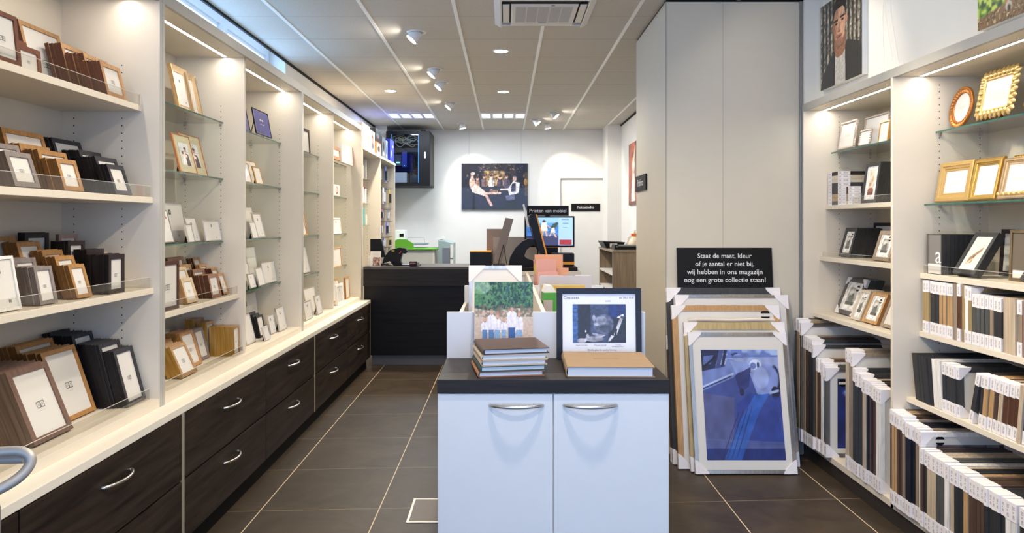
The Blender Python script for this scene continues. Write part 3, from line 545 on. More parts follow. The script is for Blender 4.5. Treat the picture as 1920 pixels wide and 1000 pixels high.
# single stand-up frames on the left glass shelves: colour, X, y0, y1, z of shelf, height, lean, style, moulding width, words
SINGLES = [
 ('birch', -1.62, 2.80, 2.965, 1.188, .155, 16, 'flat', .014, 'birch frame leaning behind the espresso stack, third shelf, nearest left bay', 'pages'),
 ('white', -1.52, 2.10, 2.235, 1.188, .17, 10, 'flat', .010, 'white frame cut off by the left picture edge, third shelf', 'square'),
 ('brown', -1.545, 2.13, 2.27, 1.957, .16, 6, 'flat', .015, 'red-brown frame cut off by the left picture edge, top shelf', 'pages'),
 ('champagne', -1.655, 3.62, 3.80, 2.035, .245, 12, 'scoop', .034, 'wide champagne scoop frame in front, top glass shelf, second left bay', 'square'),
 ('champagne', -1.692, 3.79, 3.995, 2.035, .255, 12, 'scoop', .034, 'wide champagne scoop frame behind its twin, top glass shelf, second left bay', 'none'),
 ('silver', -1.72, 3.55, 3.86, 1.36, .215, 10, 'round', .008, 'largest silver frame at the back, third glass shelf, second left bay', 'square'),
 ('silver', -1.60, 3.60, 3.675, 1.36, .098, 14, 'round', .006, 'smallest silver frame standing in front, third glass shelf, second left bay', 'none'),
 ('silver', -1.63, 3.685, 3.81, 1.36, .135, 14, 'round', .007, 'upright silver frame in the middle, third glass shelf, second left bay', 'square'),
 ('silver', -1.605, 3.815, 4.03, 1.36, .118, 10, 'round', .007, 'landscape silver frame by the divider, third glass shelf, second left bay', 'square'),
 ('goldmetal', -1.68, 4.58, 4.86, 1.715, .165, 10, 'round', .008, 'larger gold wire frame at the back, second glass shelf, third left bay', 'none'),
 ('goldmetal', -1.615, 4.62, 4.755, 1.715, .12, 14, 'round', .008, 'small gold frame with a heart print, second glass shelf, third left bay', 'none'),
 ('goldmetal', -1.62, 4.42, 4.55, 1.715, .13, 12, 'round', .008, 'small gold frame nearest the camera, second glass shelf, third left bay', 'none'),
 ('silver', -1.70, 4.55, 4.87, 1.36, .215, 10, 'round', .008, 'large silver frame at the back, third glass shelf, third left bay', 'square'),
 ('silver', -1.625, 4.67, 4.83, 1.36, .175, 14, 'round', .012, 'silver frame with a wide border in front, third glass shelf, third left bay', 'square'),
 ('silver', -1.61, 4.54, 4.645, 1.36, .112, 14, 'round', .007, 'small silver frame in front, third glass shelf, third left bay', 'none'),
 ('silver', -1.71, 4.55, 4.95, 1.045, .26, 8, 'round', .008, 'large silver frame at the back, fourth glass shelf, third left bay', 'square'),
 ('silver', -1.625, 4.80, 5.06, 1.045, .152, 10, 'round', .007, 'wide silver frame in front, fourth glass shelf, third left bay', 'square'),
 ('silver', -1.66, 4.52, 4.66, 1.045, .16, 10, 'round', .007, 'narrow silver frame behind the smallest, fourth glass shelf, third left bay', 'none'),
 ('silver', -1.612, 4.66, 4.785, 1.045, .125, 14, 'round', .007, 'silver frame left of the wide one, fourth glass shelf, third left bay', 'none'),
 ('silver', -1.612, 4.50, 4.61, 1.045, .095, 14, 'round', .007, 'smallest silver frame in front, fourth glass shelf, third left bay', 'square'),
 ('silver', -1.73, 4.62, 5.03, .72, .26, 9, 'round', .009, 'large silver frame with grey card at the back, bottom shelf, third left bay', 'square'),
 ('silver', -1.53, 4.83, 4.99, .72, .165, 12, 'round', .007, 'upright silver frame by the divider, bottom shelf, third left bay', 'square'),
 ('silver', -1.55, 4.705, 4.82, .72, .13, 12, 'round', .007, 'narrow silver frame left of the upright one, bottom shelf, third left bay', 'square'),
 ('silver', -1.50, 4.45, 4.55, .72, .088, 16, 'round', .006, 'small silver frame with black strut in front, bottom shelf, third left bay', 'none'),
 ('silver', -1.555, 4.28, 4.44, .72, .18, 14, 'round', .007, 'first of three silver frames leaning together, bottom shelf, third left bay', 'none'),
 ('silver', -1.580, 4.28, 4.45, .72, .195, 14, 'round', .007, 'second of three silver frames leaning together, bottom shelf, third left bay', 'none'),
 ('silver', -1.605, 4.28, 4.46, .72, .21, 14, 'round', .007, 'last of three silver frames leaning together, bottom shelf, third left bay', 'none'),
 ('black', -1.575, 4.57, 4.69, .72, .14, 12, 'flat', .012, 'first black frame of the trio, bottom shelf, third left bay', 'none'),
 ('black', -1.597, 4.57, 4.69, .72, .15, 12, 'flat', .012, 'second black frame of the trio, bottom shelf, third left bay', 'none'),
 ('black', -1.619, 4.57, 4.69, .72, .16, 12, 'flat', .012, 'rear black frame of the trio, bottom shelf, third left bay', 'none'),
 ('dark', -1.66, 5.66, 6.05, 2.035, .215, 3, 'flat', .022, 'deep black box frame on the top glass shelf, fourth left bay', 'none'),
 ('silver', -1.63, 5.58, 5.77, 1.715, .105, 14, 'round', .007, 'small white silver frame, second glass shelf, fourth left bay', 'none'),
 ('oak', -1.67, 5.72, 6.02, 1.36, .26, 10, 'flat', .013, 'tall light oak frame, third glass shelf, fourth left bay', 'none'),
 ('oak', -1.615, 5.60, 5.80, 1.36, .165, 12, 'flat', .011, 'small light oak frame in front, third glass shelf, fourth left bay', 'none'),
 ('silver', -1.65, 5.70, 6.02, 1.045, .225, 12, 'round', .008, 'silver frame on the lowest glass shelf, fourth left bay', 'square'),
 ('silver', -1.585, 5.70, 6.03, .72, .215, 10, 'round', .009, 'large silver frame behind the small one, bottom shelf, fourth left bay', 'none'),
 ('silver', -1.505, 5.71, 5.87, .72, .16, 12, 'round', .008, 'small silver frame in front of the large one, bottom shelf, fourth left bay', 'square'),
 ('silver', -1.505, 5.36, 5.56, .72, .145, 8, 'round', .007, 'near silver frame lower in front, bottom shelf, fourth left bay', 'square'),
 ('silver', -1.56, 5.36, 5.58, .72, .22, 12, 'round', .007, 'near silver frame standing behind, bottom shelf, fourth left bay', 'square'),
 ('oak', -1.545, 6.90, 7.08, .72, .21, 3, 'flat', .014, 'light oak frame at the far end, bottom shelf, fifth left bay', 'none'),
 ('white', -1.50, 6.36, 6.62, .72, .185, 5, 'flat', .022, 'white box frame with black-and-white print, bottom shelf, fifth left bay', 'square'),
 ('oak', -1.59, 6.42, 6.86, .72, .215, 6, 'flat', .016, 'light oak frame behind the white one, bottom shelf, fifth left bay', 'none'),
 ('oak', -1.57, 6.45, 6.83, 1.045, .19, 4, 'flat', .014, 'light oak double frame, lowest glass shelf, fifth left bay', 'none'),
 ('white', -1.57, 6.47, 6.80, 1.36, .15, 5, 'flat', .010, 'white frame with lettering, third glass shelf, fifth left bay', 'square'),
 ('tan', -1.53, 6.25, 6.60, 2.035, .12, 3, 'flat', .03, 'kraft brown frame with small window, top glass shelf, fifth left bay', 'none'),
 ('silver', -1.75, 3.68, 3.76, .72, .185, 8, 'round', .012, 'small glittering frame at the back, bottom shelf, second left bay', 'none'),
]
for col, X, ya, yb, z, h, lean, style, mw, lab, logo in SINGLES:
    small = style == 'round'
    frame('tabletop_photo', lab, col, X, (ya+yb)/2, z, yb-ya, h, .010 if small else (.018 if style == 'flat' else .022), mw, lean, 'L', style, logo, strut=small and lean >= 10 and 'leaning together' not in lab)

# ------------------------------------------------------------------ boxed frames with white corner guards (right wall and floor)
UN = 'first second third fourth fifth sixth seventh eighth ninth tenth eleventh twelfth thirteenth fourteenth fifteenth sixteenth seventeenth eighteenth nineteenth'.split()
def ordn(i):
    if i < 20: return UN[i-1]
    t = {2: 'twent', 3: 'thirt', 4: 'fort'}[i//10]
    return t+'ieth' if i % 10 == 0 else t+'y-'+UN[i % 10-1]
def guards(w, h, d, a, txt):
    k = ('g', round(w, 3), round(h, 3), round(d, 4), a, txt)
    if k in MC: return MC[k]
    out = []; e = .0016; poly = [(-e, -e), (a, -e), (a*.96, a*.14), (a*.14, a*.96), (-e, a)]
    for sx in (-1, 1):
        for sz in (0, 1):
            b = MB(); p = [(sx*(w/2-q[0]), q[1] if not sz else h-q[1]) for q in poly]
            b.prism(p, -.0009, d+.0009, 'y')
            if sx < 0 and txt:
                zc = (a*.5 if not sz else h-a*.5)
                M = Matrix.Translation((-w/2-e-.0003, d/2, zc)) @ Matrix.Rotation(R(-90), 4, 'Z') @ Matrix.Rotation(R(90), 4, 'X') @ Matrix.Rotation(R(-90), 4, 'Z')
                b.text(txt, min(d*.62, a*.24), M, 1)
            out.append(b.mesh('corner_guard', [CARD, LABELINK]))
    MC[k] = out; return out
def boxed(label, col, Xf, Y, Z, w, h, d, guard=.05, txt='20x30', lean=0., mw=.02, group=None, logo='none', X=None):
    t = frame('boxed_picture', label, col, (Xf+w/2) if X is None else X, Y, Z+(.002 if guard else 0), w, h, d, mw, lean, 'F', 'flat', logo, group, 'boxed frame')
    if guard:
        for g in guards(w, h, d, guard, txt): ob('corner_guard', g, t)
    return t
def row(place, Z, Xf, w, y0, items, txt, guard, group):
    """items: (colour, count, height, has guards, lean, thickness); first is farthest from the camera"""
    y = y0; i = 0; last = None
    for col, n, h, g, lean, d in items:
        for k in range(n):
            i += 1
            kind = 'boxed frame' if g else 'bare frame'
            last = boxed(f"{NAME[col]} {kind}, {ordn(i)} spine from far end, {place}", col, Xf+random.uniform(-.004, .004), y-d, Z, w, h+random.uniform(-.0015, .0015), d, guard if g else 0, txt if g else '', lean, .02, group)
            y -= (d+.0028)/math.cos(R(lean))
        y -= .002
    return last, y
def sticker(t, x, z, y, r=.02):
    b = MB(); n = 28
    b.prism([(x+r*math.cos(2*math.pi*k/n), z+r*math.sin(2*math.pi*k/n)) for k in range(n)], y-.0006, y, 'y', 0)
    b.box(x-r*1.05, x+r*1.05, y-.001, y-.0006, z-r*.34, z+r*.30, 1); b.box(x-r*.5, x-r*.46, y-.0013, y-.001, z-r*.2, z+r*.2, 0)
    ob('sticker', b.mesh('sticker', [SATIN, PAPER]), t)
def picture_on(t, w, h, pic, x=0., z=0., y=.004, name='print', mat=None):
    o = ob(name, pic.mesh(name, w, h, mat or PRINTG), t, (x, y, z)); return o
D = .022
row('upper spine row, near right bay', .94, 2.0, .30, 3.402, [
    ('sandgold', 2, .245, 1, 0, D), ('charcoal', 3, .243, 1, 0, D), ('ash', 4, .243, 1, 0, D), ('taupe', 1, .252, 0, 0, .026), ('walnut', 1, .25, 1, 0, D), ('sandgold', 1, .250, 0, 0, .018),
    ('white', 1, .245, 1, 0, D), ('sandgold', 1, .24, 1, 0, .02), ('dgrey', 4, .215, 1, 0, D), ('taupe', 1, .215, 1, 0, D), ('charcoal', 2, .212, 1, 0, D), ('cream', 3, .222, 0, 0, .023),
    ('taupe', 1, .215, 1, 0, .025), ('pink', 1, .22, 0, 0, .015), ('white', 2, .22, 0, 0, .025), ('charcoal', 3, .212, 1, 0, D), ('ash', 4, .21, 1, 0, D), ('charcoal', 2, .21, 1, 0, D)], '20x30', .054, 'boxed frames in the upper spine row of the near right bay')
P2 = 'middle spine row, near right bay'; G2 = 'boxed frames in the middle spine row of the near right bay'
_, y = row(P2, .625, 1.945, .33, 3.375, [('charcoal', 6, .215, 0, 9, .021), ('white', 2, .215, 0, 6, .03), ('charcoal', 5, .212, 1, 2, .021)], '20x30', .052, G2)
boxed('slate black boxed frame leaning alone across the gap, middle row, near right bay', 'charcoal', 1.945, 2.962, .625, .33, .215, .024, .05, '20x28', -14, .02, G2)
row('nearer middle row, near right bay', .625, 1.945, .33, 2.925, [('charcoal', 1, .214, 1, -6, .018), ('ash', 2, .214, 1, -6, .026), ('choc', 1, .213, 1, -6, .02), ('cream', 1, .213, 1, -6, .022), ('walnut', 3, .213, 1, -6, .025),
    ('cream', 1, .225, 0, -6, .02), ('charcoal', 4, .205, 1, -6, .024), ('choc', 3, .205, 1, -6, .024)], '20x30', .05, G2)
G3 = 'boxed frames on the base of the near right bay'
last, y = row('rear base group, near right bay', .115, 1.852, .44, 3.429, [('choc', 1, .445, 1, 0, .018), ('ash', 2, .443, 1, 0, .021), ('choc', 2, .44, 1, 0, .018), ('taupe', 1, .43, 1, 0, .018), ('navy', 3, .42, 1, 0, .021), ('taupe', 1, .415, 1, 0, .021), ('white', 1, .41, 1, 0, .02)], '40x50', .066, G3)
bk = Pic(50, 24, (70, 66, 68)); bk.rect(.02, .9, 0, 1, (92, 88, 90)).ell(.25, .2, .14, .4, (30, 28, 30)).rect(.4, .68, .1, .9, (40, 40, 44)).rect(.74, .92, .2, 1, (160, 158, 160)); bk.noise(9, .3, 2)
picture_on(last, .30, .262, bk, 0, .09); sticker(last, -.135, .370, .0035, .021)
row('front base group, near right bay', .115, 1.846, .44, 3.164, [('choc', 1, .342, 1, 0, .021), ('charcoal', 1, .340, 1, 0, .021), ('cream', 2, .338, 1, 0, .031), ('dgrey', 2, .336, 1, 0, .024), ('white', 1, .334, 1, 0, .03), ('cream', 1, .332, 1, 0, .024),
    ('charcoal', 2, .33, 1, 0, .024), ('ash', 1, .328, 1, 0, .027), ('choc', 4, .326, 1, 0, .0205), ('charcoal', 5, .324, 1, 0, .0195), ('white', 2, .322, 1, 0, .028)], '30 x 40', .066, G3)
t = boxed('steel-edged boxed frame showing its empty face, frontmost on base, near right bay', 'chrome', 1.846, 2.525, .115, .44, .322, .026, .066, '30 x 40', 0, .022, G3)
G4 = 'poster frames on the base of the far right bay'
row('tall rear group, far right bay', .115, 1.815, .49, 4.458, [('dgrey', 2, .748, 1, 0, .014), ('ash', 1, .745, 1, 0, .026), ('chrome', 1, .725, 1, 0, .02)], '60x80', .075, G4)
row('second group, far right bay', .115, 1.828, .48, 4.365, [('taupe', 2, .655, 1, 0, .016), ('choc', 2, .652, 1, 0, .014), ('charcoal', 2, .645, 1, 0, .021), ('charcoal', 1, .618, 1, 0, .018)], '50x70', .075, G4)
last, y = row('third group, far right bay', .115, 1.842, .47, 4.215, [('ash', 1, .545, 1, 0, .018), ('choc', 2, .543, 1, 0, .016), ('white', 1, .53, 1, 0, .026), ('chrome', 1, .525, 1, 0, .016), ('dgrey', 1, .512, 1, 0, .024)], '50 x 70', .075, G4)
bl = Pic(30, 40, (44, 62, 130)); bl.rect(.0, .3, 0, 1, (30, 44, 110)).ell(.4, .8, .3, .08, (120, 150, 215)).ell(.5, .5, .2, .1, (90, 120, 200)); bl.noise(6, .3, 5)
picture_on(last, .34, .40, bl, .0, .05); sticker(last, -.14, .425, .0035, .022)
row('fourth group, far right bay', .115, 1.872, .44, 3.912, [('cream', 1, .655, 1, 0, .024), ('taupe', 2, .652, 1, 0, .014), ('taupe', 1, .64, 1, 0, .016)], '50 x 70', .072, G4)
row('divider-side group, far right bay', .115, 1.866, .45, 3.826, [('charcoal', 2, .565, 1, 0, .014), ('charcoal', 2, .545, 1, 0, .026), ('dgrey', 1, .53, 1, 0, .018), ('cream', 1, .53, 1, 0, .026), ('navy', 1, .528, 1, 0, .02), ('choc', 1, .525, 1, 0, .016), ('navy', 1, .52, 1, 0, .02), ('walnut', 1, .515, 1, 0, .026), ('white', 2, .512, 1, 0, .022)], '40 x 50', .07, G4)

# frames facing the aisle on the right shelves
mono = Pic(40, 50, (236, 234, 230)); mono.rect(.22, .78, .2, .82, (176, 174, 168)).ell(.5, .45, .16, .2, (110, 110, 104)).ell(.42, .66, .1, .12, (216, 214, 206)).rect(.22, .78, .2, .32, (92, 92, 86)); mono.noise(9, .22, 3)
red = Pic(40, 50, (246, 244, 240)); red.rect(.2, .8, .14, .9, (232, 222, 206)).ell(.5, .26, .26, .1, (150, 92, 66)).rect(.25, .75, .14, .24, (112, 70, 52)).ell(.6, .62, .1, .1, (214, 182, 140)).ell(.42, .46, .1, .06, (206, 150, 96)); red.noise(9, .12, 3)
def facing(rows, place, group, pic=None, cat='picture frame'):
    for col, n, step, X, ya, yb, z, h, lean, mw in rows:
        for k in range(n):
            w = yb-ya
            lab = f"{NAME[col]} frame, {ORD[k]} in its aisle-facing stack, {place}" if n > 1 else f"{NAME[col]} frame facing the aisle, {place}"
            t = frame('propped_picture', lab, col, X+k*step/math.cos(R(lean)), (ya+yb)/2, z, w, h, step-.001, mw, lean, 'R', 'flat', 'none', group)
            if k == 0 and pic is not None:
                picture_on(t, w-2*mw-.004, h-2*mw-.004, pic, 0, mw+.002, .0042)
                if pic is mono: sticker(t, w*.17, h*.74, .0038, w*.085)
    return
facing([('charcoal', 6, .017, 2.06, 3.962, 4.126, 1.572, .233, 8, .020)], 'second shelf, far right bay', 'black frames on the second shelf of the far right bay', red)
facing([('charcoal', 7, .021, 2.07, 4.281, 4.423, 1.252, .181, 16, .022)], 'third shelf, far right bay', 'black frames on the third shelf of the far right bay', mono)
facing([('taupe', 3, .018, 2.03, 3.772, 3.942, 1.252, .169, 17, .020)], 'third shelf, far right bay', 'brown frames on the third shelf of the far right bay', mono)
facing([('dark', 1, .02, 2.285, 4.20, 4.44, 1.252, .21, 4, .02)], 'leaning at the back of the third shelf, far right bay', None)
facing([('dgrey', 7, .014, 2.05, 4.192, 4.430, .902, .233, 22, .026)], 'fourth shelf, far right bay', 'dark grey frames on the fourth shelf of the far right bay', mono)
facing([('cream', 6, .014, 2.00, 4.022, 4.131, .902, .182, 22, .016)], 'fourth shelf, far right bay', 'cream frames on the fourth shelf of the far right bay', mono)
facing([('oak', 5, .02, 2.005, 3.848, 4.006, .902, .179, 22, .018)], 'fourth shelf, far right bay', 'oak frames on the fourth shelf of the far right bay', mono)
facing([('taupe', 3, .02, 2.01, 3.66, 3.82, .902, .15, 22, .018)], 'fourth shelf, divider side, far right bay', 'taupe frames on the fourth shelf of the far right bay')
facing([('dgrey', 3, .02, 2.17, 3.80, 4.0, .902, .235, 12, .02)], 'fourth shelf rear, far right bay', 'grey frames at the rear of the fourth shelf of the far right bay')
for o in [x for x in bpy.data.objects if x.name.startswith('propped_picture') and 'dark grey frame, frontmost in its aisle-facing stack, fourth' in x.get('label', '')]:
    o.location.z += .002
    for g in guards(.238, .233, .013, .05, ''): ob('corner_guard', g, o)
# flat boxes stacked on the second shelf
def lying(label, col, x0, x1, y0, y1, z, d, txt, group):
    w = x1-x0; l = y1-y0
    t = thing('lying_picture', label, 'boxed frame', ((x0+x1)/2, (y0+y1)/2, z), (0, 0, 0), group)
    ob('moulding', MB().box(-w/2, w/2, -l/2, l/2, 0, d-.001).mesh('moulding', FM[col]), t)
    for sx in (-1, 1):
        for sy in (-1, 1):
            a = .05; b = MB().prism([(sx*(w/2+.001), sy*(l/2+.001)), (sx*(w/2-a), sy*(l/2+.001)), (sx*(w/2+.001), sy*(l/2-a))], .0004, d-.0006, 'z')
            if sy < 0: b.text(txt, d*.5, Matrix.Translation((sx*(w/2-a*.45), -l/2-.0014, d/2)) @ Matrix.Rotation(R(90), 4, 'X'), 1)
            if sx < 0: b.text(txt, d*.5, Matrix.Translation((-w/2-.0014, sy*(l/2-a*.45), d/2)) @ Matrix.Rotation(R(-90), 4, 'Z') @ Matrix.Rotation(R(90), 4, 'X'), 1)
            ob('corner_guard', b.mesh('corner_guard', [CARD, LABELINK]), t)
for k, col in enumerate(['dgrey', 'ash', 'ash', 'charcoal', 'charcoal', 'charcoal', 'cream', 'cream', 'dark']):
    lying(f"{NAME[col]} frame lying flat, {ordn(k+1)} from bottom of the tall stack, far right bay", col, 2.02, 2.24, 4.27, 4.45, 1.5725+k*.0225, .0225, '20x28', 'flat boxed frames stacked on the second shelf')
for k, col in enumerate(['cream', 'ash', 'ash', 'choc', 'choc']):
    lying(f"{NAME[col]} frame lying flat, {ordn(k+1)} from bottom of the short stack, far right bay", col, 2.02, 2.14, 4.14, 4.262, 1.5725+k*.021, .021, '10x15', 'flat boxed frames stacked on the second shelf')

# ornate frames on the upper right glass shelves
GOLD = M_('gilt_leaf', srgb(214, 170, 92), .3, metal=.75, bump=.3, bscale=60, var=.12, vscale=40)
PALEGOLD = M_('pale_gilt', srgb(206, 172, 108), .32, metal=.6, var=.1, vscale=40)
ANTGOLD = M_('antique_bronze_gilt', srgb(176, 112, 52), .35, metal=.6, var=.2, vscale=50)
DKGOLD = M_('dark_bronze_gilt', srgb(128, 82, 46), .4, metal=.5, var=.2, vscale=50)
SILV = M_('beaded_silver', srgb(196, 182, 168), .3, metal=.6, var=.15, vscale=60)
def oval(label, X, Y, Z, rw, rh, mat, lean):
    t = thing('oval_picture', label, 'picture frame', (X, Y, Z+.006), (-R(lean), 0, R(-90))); n = 216; b = MB()
    rows = []
    for k in range(n):
        th = 2*math.pi*k/n; m = .5+.5*math.cos(36*th)
        for q, y in ((1., .012), (1., .002), (.95, 0), (.90, .003+.004*m), (.80, .006+.005*m), (.74, .004), (.70, .006), (.69, .012)):
            rows.append((rw*math.sin(th)*q, y, rh+rh*math.cos(th)*q))
    p = 8; fs = [(k*p+i, k*p+i+1, ((k+1) % n)*p+i+1, ((k+1) % n)*p+i) for k in range(n) for i in range(p-1)]
    b.add(rows, fs, 0, True); ob('moulding', b.mesh('moulding', mat), t)
    b = MB().prism([(rw*.71*math.sin(2*math.pi*k/48), rh+rh*.71*math.cos(2*math.pi*k/48)) for k in range(48)], .010, .014, 'y')
    rr = random.Random(5)
    for k in range(60):
        a, q = rr.uniform(0, 6.28), .65*math.sqrt(rr.random()); x, z = rw*q*math.cos(a), rh+rh*q*math.sin(a); r = rr.uniform(.0008, .0022)
        b.add([(x-r, .0097, z), (x, .0097, z-r), (x+r, .0097, z), (x, .0097, z+r)], [(0, 1, 2, 3)], 1)
    b.add([(-rw*.28, .0096, rh*.93), (rw*.28, .0096, rh*.93), (rw*.28, .0096, rh*1.07), (-rw*.28, .0096, rh*1.07)], [(0, 1, 2, 3)], 1)
    ob('insert', b.mesh('insert', [PAPER, MATS['rose_print']]), t)
    s = MB().prism([(-.012, 0), (.012, 0), (.008, rh*1.3), (-.008, rh*1.3)], .014, .017, 'y'); ob('easel_strut', s.mesh('easel_strut', BLACK), t)
oval('bronze gilt oval frame standing in front, top glass shelf, near right bay', 2.115, 3.335, 1.903, .082, .098, ANTGOLD, 10)
oval('dark bronze oval frame half hidden behind, top glass shelf, near right bay', 2.20, 3.23, 1.903, .095, .112, DKGOLD, 8)
def lens(b, M, l, w, th, mi=0):
    """one leaf: a pointed, ribbed lens from the origin along +x"""
    vs = []; n = 7
    for i in range(n):
        s = i/(n-1); hw = w*math.sin(math.pi*min(1, s*.92+.06))**.8; z = th*math.sin(math.pi*(s*.8+.1))
        for j, q in enumerate((-1, -.5, 0, .5, 1)): vs.append(M @ Vector((l*s, hw*q, z*(1-q*q*.8)*(1.0 if j != 2 else .72))))
    b.add(vs, [(i*5+j, i*5+j+1, (i+1)*5+j+1, (i+1)*5+j) for i in range(n-1) for j in range(4)], mi, True)
def leafy(label, X, Y, Z, w, h, mat, lean, face='R', leafl=.04):
    t = thing('ornate_picture', label, 'picture frame', (X, Y, Z+.012), (-R(lean), 0, RZ[face])); b = MB(); mw = .026
    iw, ih = w-2*leafl, h-2*leafl
    cs = [(-iw/2, leafl), (iw/2, leafl), (iw/2, h-leafl), (-iw/2, h-leafl)]
    for (x0, z0), (x1, z1) in zip(cs, cs[1:]+cs[:1]):
        n = max(3, int(math.hypot(x1-x0, z1-z0)/.024)); ang = math.atan2(z1-z0, x1-x0)-math.pi/2
        b.tube([(x0, .006, z0), (x1, .006, z1)], .007, 8)
        for layer, (off, sc) in enumerate(((0., 1.), (.5, .72))):
            for k in range(n+1-layer):
                u = (k+off)/n; p = Vector((x0+(x1-x0)*u, .006-.005*layer, z0+(z1-z0)*u)); tw = (u-.5)*1.1
                M = Matrix.Translation(p) @ Matrix.Rotation(R(90), 4, 'X') @ Matrix.Rotation(ang+tw*.6, 4, 'Z')
                lens(b, M, leafl*sc, .0125*sc+.002, .011)
    ob('moulding', b.mesh('moulding', mat), t)
    bb = MB(); x, z0, z1 = iw/2, leafl, h-leafl; bb.box(-x-.012, x+.012, .007, .014, z0-.012, z1+.012); ob('backing', bb.mesh('backing', mat), t)
    ob('insert', MB().box(-x, x, .0055, .0068, z0, z1).mesh('insert', M_('glazed_cream_card', srgb(222, 214, 200), .15, coat=1.)), t)
    return t
leafy('pale gilt frame bordered with carved leaves, top glass shelf, near right bay', 2.10, 3.075, 1.903, .255, .225, PALEGOLD, 11)
leafy('bright gold frame with scrolling leaf border, cut off by the picture edge, top shelf', 2.12, 2.80, 1.903, .26, .25, GOLD, 11, leafl=.045)
frame('propped_picture', 'plain broad gilt frame at the left end, second glass shelf, near right bay', 'sandgold', 2.05, 3.282, 1.557, .24, .188, .02, .042, 10, 'R', 'step', 'dots')
for o in bpy.data.objects['propped_picture' if False else [x.name for x in bpy.data.objects if x.get('label', '').startswith('plain broad gilt')][0]].children:
    if o.name.startswith('moulding'): o.data = o.data.copy(); o.data.materials[0] = PALEGOLD; o.data.materials[1] = PALEGOLD
t = frame('propped_picture', 'hammered gold frame with white card, second glass shelf, near right bay', 'goldmetal', 2.045, 3.067, 1.557, .172, .178, .022, .024, 12, 'R', 'step', 'dots')
for o in t.children:
    if o.name.startswith('moulding'): o.data = o.data.copy(); o.data.materials[0] = M_('hammered_gold', srgb(196, 160, 84), .3, metal=.7, bump=1., bscale=220, var=.3, vscale=120); o.data.materials[1] = GOLD
t = frame('propped_picture', 'champagne frame with carved scroll foot, second glass shelf, near right bay', 'champagne', 2.045, 2.862, 1.557, .205, .172, .022, .026, 12, 'R', 'step', 'dots')
b = MB()
for k in range(7):
    for s in (-1, 1): lens(b, Matrix.Translation((-.09+.03*k, .004, .012)) @ Matrix.Rotation(R(90), 4, 'X') @ Matrix.Rotation(s*.9+math.pi/2, 4, 'Z'), .026, .009, .009)
ob('carving', b.mesh('carving', PALEGOLD), t)
frame('propped_picture', 'wide plain gold frame leaning at the back, second glass shelf, near right bay', 'goldmetal', 2.20, 3.30, 1.557, .24, .205, .018, .03, 8, 'R', 'step', 'none')
def rope(label, X, Y, Z, w, h, mat, lean, r=.009, step=.012):
    t = thing('beaded_picture', label, 'picture frame', (X, Y, Z+r*.6), (-R(lean), 0, R(-90))); b = MB()
    cs = [(-w/2+r, r), (w/2-r, r), (w/2-r, h-r), (-w/2+r, h-r)]
    for (x0, z0), (x1, z1) in zip(cs, cs[1:]+cs[:1]):
        n = max(2, int(math.hypot(x1-x0, z1-z0)/step)); a = math.atan2(z1-z0, x1-x0)
        b.tube([(x0, r*.9, z0), (x1, r*.9, z1)], r*.62, 6)
        for k in range(n):
            u = (k+.5)/n; M = Matrix.Translation((x0+(x1-x0)*u, r*.8, z0+(z1-z0)*u)) @ Matrix.Rotation(-a-.7, 4, 'Y')
            vs = [M @ Vector((r*.55*math.cos(q)*math.sin(p), -r*math.sin(q)*math.sin(p), r*1.15*math.cos(p))) for p in [math.pi*i/4 for i in range(5)] for q in [math.pi*2*j/6 for j in range(6)]]
            b.add(vs, [(i*6+j, i*6+(j+1) % 6, (i+1)*6+(j+1) % 6, (i+1)*6+j) for i in range(4) for j in range(6)], 0, True)
    ob('moulding', b.mesh('moulding', mat), t)
    k = MB().box(-w/2+r, w/2-r, r*.7, r*1.5, r, h-r)
    rr = random.Random(8)
    for q in range(40):
        x, z, e = rr.uniform(-.4, .4)*w, rr.uniform(.12, .88)*h, rr.uniform(.0008, .002); k.add([(x-e, r*.68, z), (x, r*.68, z-e), (x+e, r*.68, z), (x, r*.68, z+e)], [(0, 1, 2, 3)], 1)
    k.add([(-w*.16, r*.67, h*.44), (w*.16, r*.67, h*.44), (w*.16, r*.67, h*.52), (-w*.16, r*.67, h*.52)], [(0, 1, 2, 3)], 1)
    ob('insert', k.mesh('insert', [PAPER, MATS['rose_print']]), t)
    ob('easel_strut', MB().prism([(-.01, 0), (.01, 0), (.008, h*.6), (-.008, h*.6)], r*1.5, r*1.5+.003, 'y').mesh('easel_strut', BLACK), t)
rope('twisted rope gold frame behind the champagne one, second glass shelf', 2.19, 2.98, 1.557, .28, .198, GOLD, 9, .012, .016)
rope('silver carved frame at the far end, top glass shelf, far right bay', 2.07, 4.342, 1.904, .22, .182, SILV, 8, .011, .009)
rope('large silver frame standing behind, top glass shelf, far right bay', 2.16, 4.19, 1.904, .29, .20, SILV, 8, .011, .009)
rope('small silver beaded frame in front, top glass shelf, far right bay', 2.06, 4.10, 1.904, .135, .098, SILV, 10, .008, .012)
frame('propped_picture', 'thin gold frame, top glass shelf, far right bay', 'goldmetal', 2.08, 3.93, 1.904, .105, .122, .012, .009, 8, 'R', 'round', 'none')
rope('gold filigree frame by the divider, top glass shelf, far right bay', 2.10, 3.80, 1.904, .14, .125, GOLD, 10, .010, .010)
